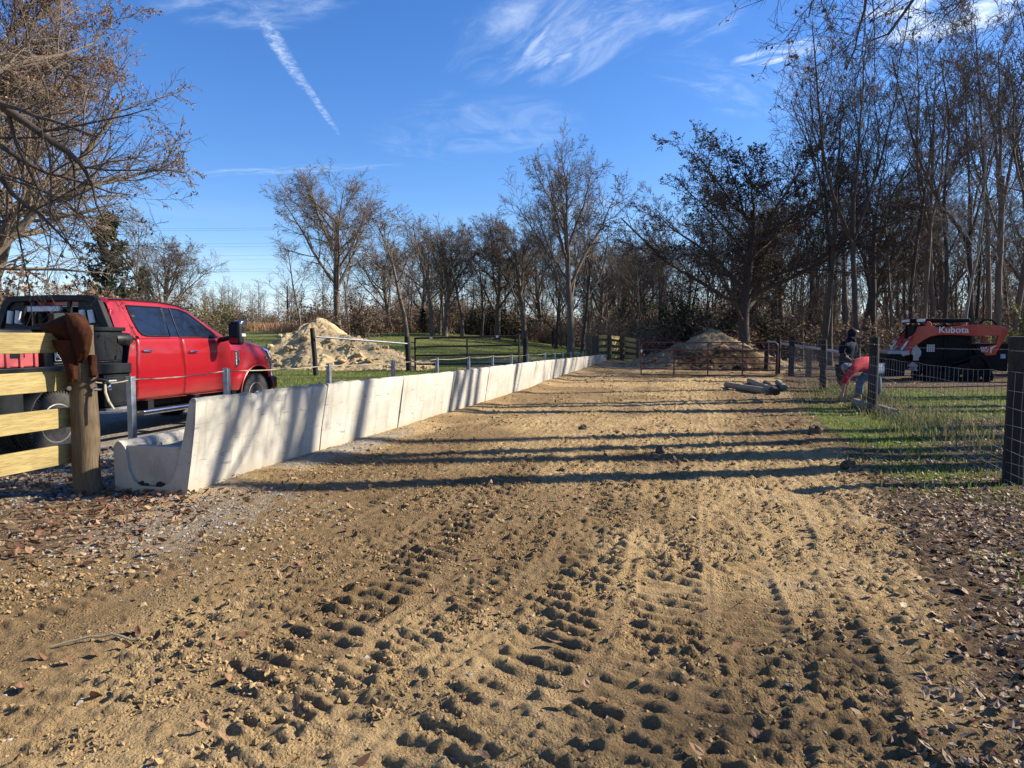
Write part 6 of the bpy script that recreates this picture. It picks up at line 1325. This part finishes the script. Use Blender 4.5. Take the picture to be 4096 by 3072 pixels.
    plant('m2', 'slim tree standing right behind the gate hinge post', 1632, 48, 9.6, rz=1.7, wide=1.7); plant('m1', 'tall narrow bare tree left of the paired trees', 1732, 68, 12.4, rz=.2, wide=1.7); plant('s2', 'bare tree close right of the narrow one', 1780, 70, 11.6, rz=2.0, wide=1.0)
    plant('m2', 'thin bare tree over the middle of the pipe gate', 1850, 72, 10.8, rz=2.6, wide=1.8); plant('s1', 'round crowned bare tree behind the pipe gate latch', 1990, 73, 12.4, rz=2.5, wide=1.1); plant('s2', 'bare tree left of the tall lone tree', 2100, 70, 12.6, rz=4.2, wide=1.05); plant('m3', 'young tree in the gap behind the pipe gate', 1925, 75, 9.5, rz=1.2, wide=1.7)
    plant('c2', 'dark young cedar by the russet grass', 1690, 74, 2.6, 'cedar', .5, .9); plant('c1', 'small cedar left of the slim gate tree', 1425, 66, 2.6, 'cedar', 2.0, .9); plant('b3', 'dark evergreen clump behind the pipe gate', 1930, 82, 5.2, 'shrub', 1, 1.1); plant('b3', 'black green clump left of the lone tall tree', 2060, 84, 4.8, 'shrub', 2, 1.3); plant('b2', 'brown bush by the paired trees', 1800, 78, 4.5, 'shrub', 2.2, 1.3)
    plant('s2', 'tall lone bare tree rising highest over the end of the bunk', 2284, 46, 13.6, rz=3.6, wide=.78); plant('f4', 'bare tree leaning far to the right beside the lone tall one', 2330, 52, 11.8, rz=1.15, wide=1.5)
    plant('s3', 'dark crooked tree leaning left of the board fence', 2222, 62, 8.0, rz=1.0, wide=.9)
    for px, Y, H, w, key, lab in ((1560, 80, 10.5, 1.2, 's2', 'faint bare tree between the broad pasture tree and the slim gate tree'), (1690, 86, 11.5, 1.2, 's1', 'hazy round tree behind the two narrow ones'), (2170, 84, 12.5, 1.2, 's2', 'full twiggy tree filling the gap left of the lone tall tree'), (2400, 70, 11.0, 1.1, 's1', 'full bare tree just behind the board fence'), (2480, 76, 12.0, 1.1, 's2', 'twiggy tree right of the board fence'), (2560, 66, 10.5, 1.0, 's1', 'bare tree left of the dark oak crown')): plant(key, lab, px, Y, H, rz=px * .37, wide=w)
    # ---- the wood: dark oak, tall trees, evergreens
    plant('oak', 'dark broad oak still in brown leaf behind the brown heap', 2975, 39, 12.2, 'oak_tree', 2.3, 1.12)
    for px, Y, H, w, lab in ((2690, 52, 5.5, 1.3, 'dark evergreen left behind the brown heap'), (2790, 50, 6.5, 1.2, 'tall dark evergreen behind the brown heap peak'), (2900, 48, 5.0, 1.4, 'dark evergreen under the oak crown'), (3110, 45, 4.2, 1.3, 'green evergreen right of the oak trunk')): plant('b3', lab, px, Y, H, 'shrub', px * .1, w * .8)
    big = [('f4', 3292, 36, 17.0, .5, 'tall dark tree just right of the oak trunk, leaning left'), ('f2', 3322, 38, 17.5, 2.0, 'tall straight tree between the oak and the hooded man'), ('f4', 3428, 35, 17.6, 3.9, 'big dark forked tree rising above the hooded man'), ('f1', 3690, 37, 16.5, 1.1, 'tall grey tree above the loader cab'), ('f2', 3778, 40, 20.0, 4.1, 'very tall straight tree behind the loader lettering'),
           ('pale', 3834, 31, 11.0, .4, 'thin pale barked tree directly behind the loader'), ('f3', 3975, 36, 19.5, 2.7, 'great forked tree at the right picture edge'), ('f4', 4090, 30, 17.5, .9, 'tree cut by the right picture edge'), ('f1', 3560, 47, 15.0, 5.0, 'thin grey tree left above the loader arm'), ('f5', 3160, 50, 13.5, 1.9, 'brown twigged tree right behind the oak')]
    for key, px, Y, H, rz, lab in big: plant(key, lab, px, Y, H, rz=rz)
    for k, (key, px, Y, H, rz, lab) in enumerate([('f3', 3390, 47.5, 19.4, .7, 'tall tree crowding left of the forked tree over the hooded man'), ('f4', 3500, 46.3, 20.0, 2.9, 'tall forked tree between the hooded man and the loader'), ('f2', 3630, 48.6, 21.1, 5.1, 'slim tall tree over the left end of the loader arm'), ('f3', 3730, 50.8, 22.8, 1.7, 'tall forked tree behind the loader lettering'), ('f4', 3890, 47.5, 22.8, 3.3, 'tall dark tree over the loader engine'), ('f1', 3940, 38, 19.5, .2, 'straight grey tree right over the loader arm pivot'), ('f3', 4050, 41, 21.0, 4.4, 'tallest forked tree near the right picture edge'), ('f4', 3240, 49.7, 17.2, 2.2, 'dark tree rising through the right side of the oak crown'), ('f2', 4150, 36, 19.0, 1.4, 'tree half cut off at the right picture edge')]): plant(key, lab, px, Y, H, rz=rz)
    rs = random.Random(77)
    keys = ['f1', 'f2', 'f3', 'f4', 'f5', 'm1', 'm3', 's2']
    n = 0
    for row, (Ya, Yb, x0, x1, cnt, h0, h1) in enumerate([(50, 62, 2420, 4250, 26, 11, 15), (62, 80, 2280, 4300, 34, 12, 16)]):
        for k in range(cnt):
            px = x0 + (x1 - x0) * (k + rs.random()) / cnt; Y = rs.uniform(Ya, Yb); h = rs.uniform(h0, h1) * (.78 if px < 2650 else 1)
            plant(rs.choice(keys), 'slender bare tree standing among others in the wood', px, Y, h, rz=rs.uniform(0, 6.28), wide=rs.uniform(.8, 1.1), group=GR); n += 1
    plant('b4', 'yellow green leaved bush behind the back of the loader', 4075, 28.5, 3.0, 'shrub', 1.0, .9); plant('b4', 'yellowing bush right of the loader arm', 4160, 27, 2.6, 'shrub', 2.0, 1.0)
    # ---- trees outside the right edge: they throw the long shadows across the lane
    def clear(sd, lean): return make_tree(sd, 24, .33, .93, [dict(m=6, f0=.64, ang=36, sd=9, ratio=.26, rr=.5, k=6, wob=.12, up=.10, s=5, fo=.5, tip=.3), dict(m=5, f0=.25, ang=40, ratio=.5, rr=.5, k=4, wob=.15, up=.06), dict(m=4, f0=.2, ang=40, ratio=.5, rr=.55, k=3, wob=.2, up=.03)], k0=14, wob0=.035, up0=.02, lean=lean, leaf=dict(n=1, size=.08, prob=.15), rmin=.008, tipr=.2)
    proto('k1', clear(81, (.02, .10)), 'bark', 'leaf_tan'); proto('k2', clear(82, (.0, .20)), 'bark_dark', 'leaf_tan'); proto('k3', clear(83, (.05, .14)), 'bark', 'leaf_brown')
    off = [(15.5, 9.5, 23, 'k2', 0), (14.2, 11.6, 22, 'k1', .1), (18, 13.2, 25, 'k3', -.1), (20.5, 15.0, 24, 'k2', .15), (17.5, 16.2, 22, 'k3', .2), (23, 19.5, 25, 'k1', -.2), (26, 24.5, 24, 'k2', .1), (22.5, 23.0, 22, 'k1', .2), (30, 30, 25, 'k3', 0), (33, 37, 25, 'k2', -.1), (24, 28.5, 23, 'k3', .1), (31, 7.6, 20, 'f2', 0), (16.5, 10.9, 22, 'k3', .1), (19.5, 18.4, 24, 'k1', 0)]
    for X, Y, H, key, rz in off: plant(key, 'bare tree of the wood beyond the right edge of the view', 0, Y, H, rz=rz, X=X, group='trees beyond the right edge')
build_trees()
def limb_tree(name, label, base, trunk_top, polys, seed, bark, leafm, leafp, cat='tree', twigs=9, ratio=.34):
    """near tree whose trunk stands outside the view and whose given limbs reach into it"""
    rs = np.random.RandomState(seed); r = thing(name, label, cat, base); o = np.array(base); k = 12; P = []; Rr = []
    for pts, ra, rb in polys:
        p = np.array([tuple(q) for q in pts]) - o; f = np.linspace(0, len(p) - 1, k); P.append(np.stack([np.interp(f, range(len(p)), p[:, j]) for j in range(3)], 1) + rs.randn(k, 3) * .02); Rr.append(np.linspace(ra, rb, k))
    pts = np.stack(P); rad = np.stack(Rr); L = np.linalg.norm(np.diff(pts, axis=1), axis=2).sum(1)
    tr, cr = make_tree(seed, 1, 0, 0, [dict(m=twigs + 3, f0=.15, ang=42, ratio=ratio, rr=.45, k=6, wob=.12, up=-.01, s=5, fo=.4), dict(m=twigs, f0=.12, ang=40, ratio=.42, rr=.5, k=5, wob=.15, up=-.02, s=4), dict(m=6, f0=.12, ang=38, ratio=.45, rr=.55, k=4, wob=.2, up=-.02)], init=(pts, rad, L), leaf=dict(n=2, size=.06, prob=leafp, fmin=.3), rmin=.0028, split=1)
    tp = np.array([[(0, 0, -.2), (.03, .02, (trunk_top[2] - base[2]) * .4), tuple(np.array(trunk_top) - o)]]); tv, tf = tubes(tp, np.array([[.32, .26, .2]]), 12)
    mesh_np('trunk', np.concatenate([tr[0], tv]), np.concatenate([tr[1], tf + len(tr[0])]), MT[bark], r, smooth=True); mesh_np('crown', cr[0], cr[1], [MT[bark], MT[leafm]], r, mi=cr[2]); return r
tp = Vector((10.5, 9.2, 8.2))
limb_tree('overhanging_tree', 'near tree whose bare drooping branches hang into the top right sky', (10.8, 9.0, 0), tp, [([tp, at(4300, -800, 9.3), at(3750, -400, 9.0), at(3480, -90, 8.8), at(3440, 110, 8.8), at(3390, 270, 8.8)], .05, .004), ([tp, at(3900, -700, 9.4), at(3560, -430, 9.2), at(3390, -150, 9.1), at(3260, 0, 9.0), at(3200, 90, 9.0)], .045, .004), ([tp, at(4200, -640, 8.8), at(3800, -270, 8.6), at(3690, -40, 8.5), at(3560, 130, 8.5), at(3450, 190, 8.5)], .04, .004), ([tp, at(4400, -560, 10), at(4000, -220, 10), at(3850, 0, 10), at(3740, 110, 10)], .035, .004)], 5, 'bark_dark', 'leaf_brown', .10, twigs=7, ratio=.20)
tp = Vector((-9.6, 8.6, 5.6))
limb_tree('dark_branched_tree', 'near tree outside the left edge with dark bare branches crossing the tan crown', (-9.9, 8.4, 0), tp, [([tp, at(-60, 390, 9.2), at(60, 460, 9.3), at(246, 593, 9.5), at(325, 660, 9.6), at(372, 760, 9.7), at(420, 900, 9.8)], .075, .008), ([tp, at(-80, 520, 9.6), at(150, 690, 9.8), at(300, 720, 10), at(520, 780, 10.2)], .05, .006), ([tp, at(-60, 640, 9.0), at(80, 800, 9.2), at(200, 900, 9.3), at(330, 1010, 9.4)], .05, .006)], 6, 'bark_dark', 'leaf_brown', .15, twigs=6)
# ---- far wood and tree line: a mass nobody could count
def far_wood():
    rs = np.random.RandomState(91); lib = []
    for sd in (1, 2, 3, 4):
        (tv, tf), (cv, cf, cm) = make_tree(200 + sd, 14, .17, .9, [dict(m=12, f0=.30, ang=36, ratio=.32, rr=.5, k=4, wob=.14, up=.1, s=3, fo=.5), dict(m=8, f0=.15, ang=38, ratio=.55, rr=.5, k=3, wob=.2, up=.05), dict(m=4, f0=.15, ang=38, ratio=.5, rr=.6, k=2, wob=.2, up=.05)], k0=6, wob0=.05, rmin=.014, leaf=dict(n=1, size=.13, prob=.5)); lib.append((np.concatenate([tv, cv]), np.concatenate([tf, cf + len(tv)]), np.concatenate([np.zeros(len(tf), int), cm])))
    (tv, tf), (cv, cf, cm) = shrub(210, 3.2, 2, .14); sh = (np.concatenate([tv, cv]), np.concatenate([tf, cf + len(tv)]), np.concatenate([np.zeros(len(tf), int), cm]))
    def merge(name, label, items, bark, leafm):
        V, F, M_ = [], [], []; n = 0
        for (v, f, m), x, y, s, w in items:
            a = rs.rand() * 6.28; ca, sa = math.cos(a), math.sin(a); q = np.stack([(v[:, 0] * ca - v[:, 1] * sa) * s * w + x, (v[:, 0] * sa + v[:, 1] * ca) * s * w + y, v[:, 2] * s + tz(x, y)], 1).astype(np.float32); V.append(q); F.append(f + n); M_.append(m); n += len(q)
        return tag(mesh_np(name, np.concatenate(V), np.concatenate(F), [MT[bark], MT[leafm]], mi=np.concatenate(M_)), label, None, None, 'stuff')
    it = []
    for k in range(230): Y = rs.uniform(74, 150); px = rs.uniform(1560, 4500); it.append((lib[rs.randint(4)], (px - 2048) / FPX * Y, Y, rs.uniform(.75, 1.05) * (1.0 if px > 2500 else .75), 1.0))
    merge('far_wood', 'mass of distant bare trees deep in the wood', it, 'bark', 'leaf_dry')
    it = []
    for k in range(190): Y = rs.uniform(44, 95); px = rs.uniform(2350, 4400); it.append((sh if k % 3 else lib[rs.randint(4)], (px - 2048) / FPX * Y, Y, rs.uniform(.6, 1.3) if k % 3 else rs.uniform(.35, .6), 1.3))
    for k in range(150): Y = rs.uniform(84, 140); px = rs.uniform(1600, 4500); it.append((sh, (px - 2048) / FPX * Y, Y, rs.uniform(1.6, 2.6) * (.7 if px < 2400 else 1), .9))
    for k in range(40): Y = rs.uniform(80, 100); px = rs.uniform(1550, 2400); it.append((sh, (px - 2048) / FPX * Y, Y, rs.uniform(.8, 1.4), 1.3))
    merge('undergrowth', 'twiggy brown undergrowth on the floor of the wood', it, 'bark', 'leaf_dry')
    it = []
    for k in range(130): Y = rs.uniform(125, 190); px = rs.uniform(-500, 1750); it.append((lib[rs.randint(4)], (px - 2048) / FPX * Y, Y, rs.uniform(.55, .80) * Y / 150, 1.1))
    for k in range(60): Y = rs.uniform(110, 130); px = rs.uniform(-300, 1700); it.append((sh, (px - 2048) / FPX * Y, Y, rs.uniform(.8, 1.4), 1.5))
    merge('far_tree_line', 'grey line of distant bare trees beyond the pasture', it, 'bark', 'leaf_dry')
far_wood()
# ---- power lines and a pole far off
def power_lines():
    ys = [(916, 903), (924, 911), (975, 966), (988, 980), (1025, 1012), (1042, 1030), (1077, 1070), (1087, 1080), (1143, 1140), (1152, 1149)]
    for k, (y0, y1) in enumerate(ys):
        a = at(-400, y0 + 4, 210); m = at(900, (y0 * .6 + y1 * .4) + 3, 215); c = at(3000, y1 - 14, 225); b = MB(); b.tube([a - a, (a.lerp(m, .5) - a), m - a, (m.lerp(c, .5) - a), c - a], .022 if k < 8 else .018, 4, cap=False)
        o = b.build('power_line', MT['power'], None, smooth=False); o.location = a; tag(o, ('uppermost', 'second', 'third', 'fourth', 'fifth', 'sixth', 'seventh', 'eighth', 'ninth', 'lowest')[k] + ' of the thin power cables crossing the sky behind the pasture', 'power line', 'power cables across the sky')
    p = onground(1155, 120); b = MB(); H = 1.5 + 205 * 120 / FPX - p.z; b.tube([(0, 0, 0), (0, 0, H)], [.16, .11], 8); o = thing('utility_pole', 'wooden utility pole among the far trees left of the sandy heap', 'utility pole', p); b.build('pole', MT['dark_post'], o)
    b = MB(); b.box((.3, 0, H - 2.6), (1.5, .12, .12)); b.build('crossarm', MT['dark_post'], o); b = MB(); b.lathe([(.16, H - 3.5), (.18, H - 3.4), (.18, H - 2.9), (.1, H - 2.8)], 10, Matrix.Translation((.35, 0, 0))); b.build('transformer', MT['steel'], o)
power_lines()
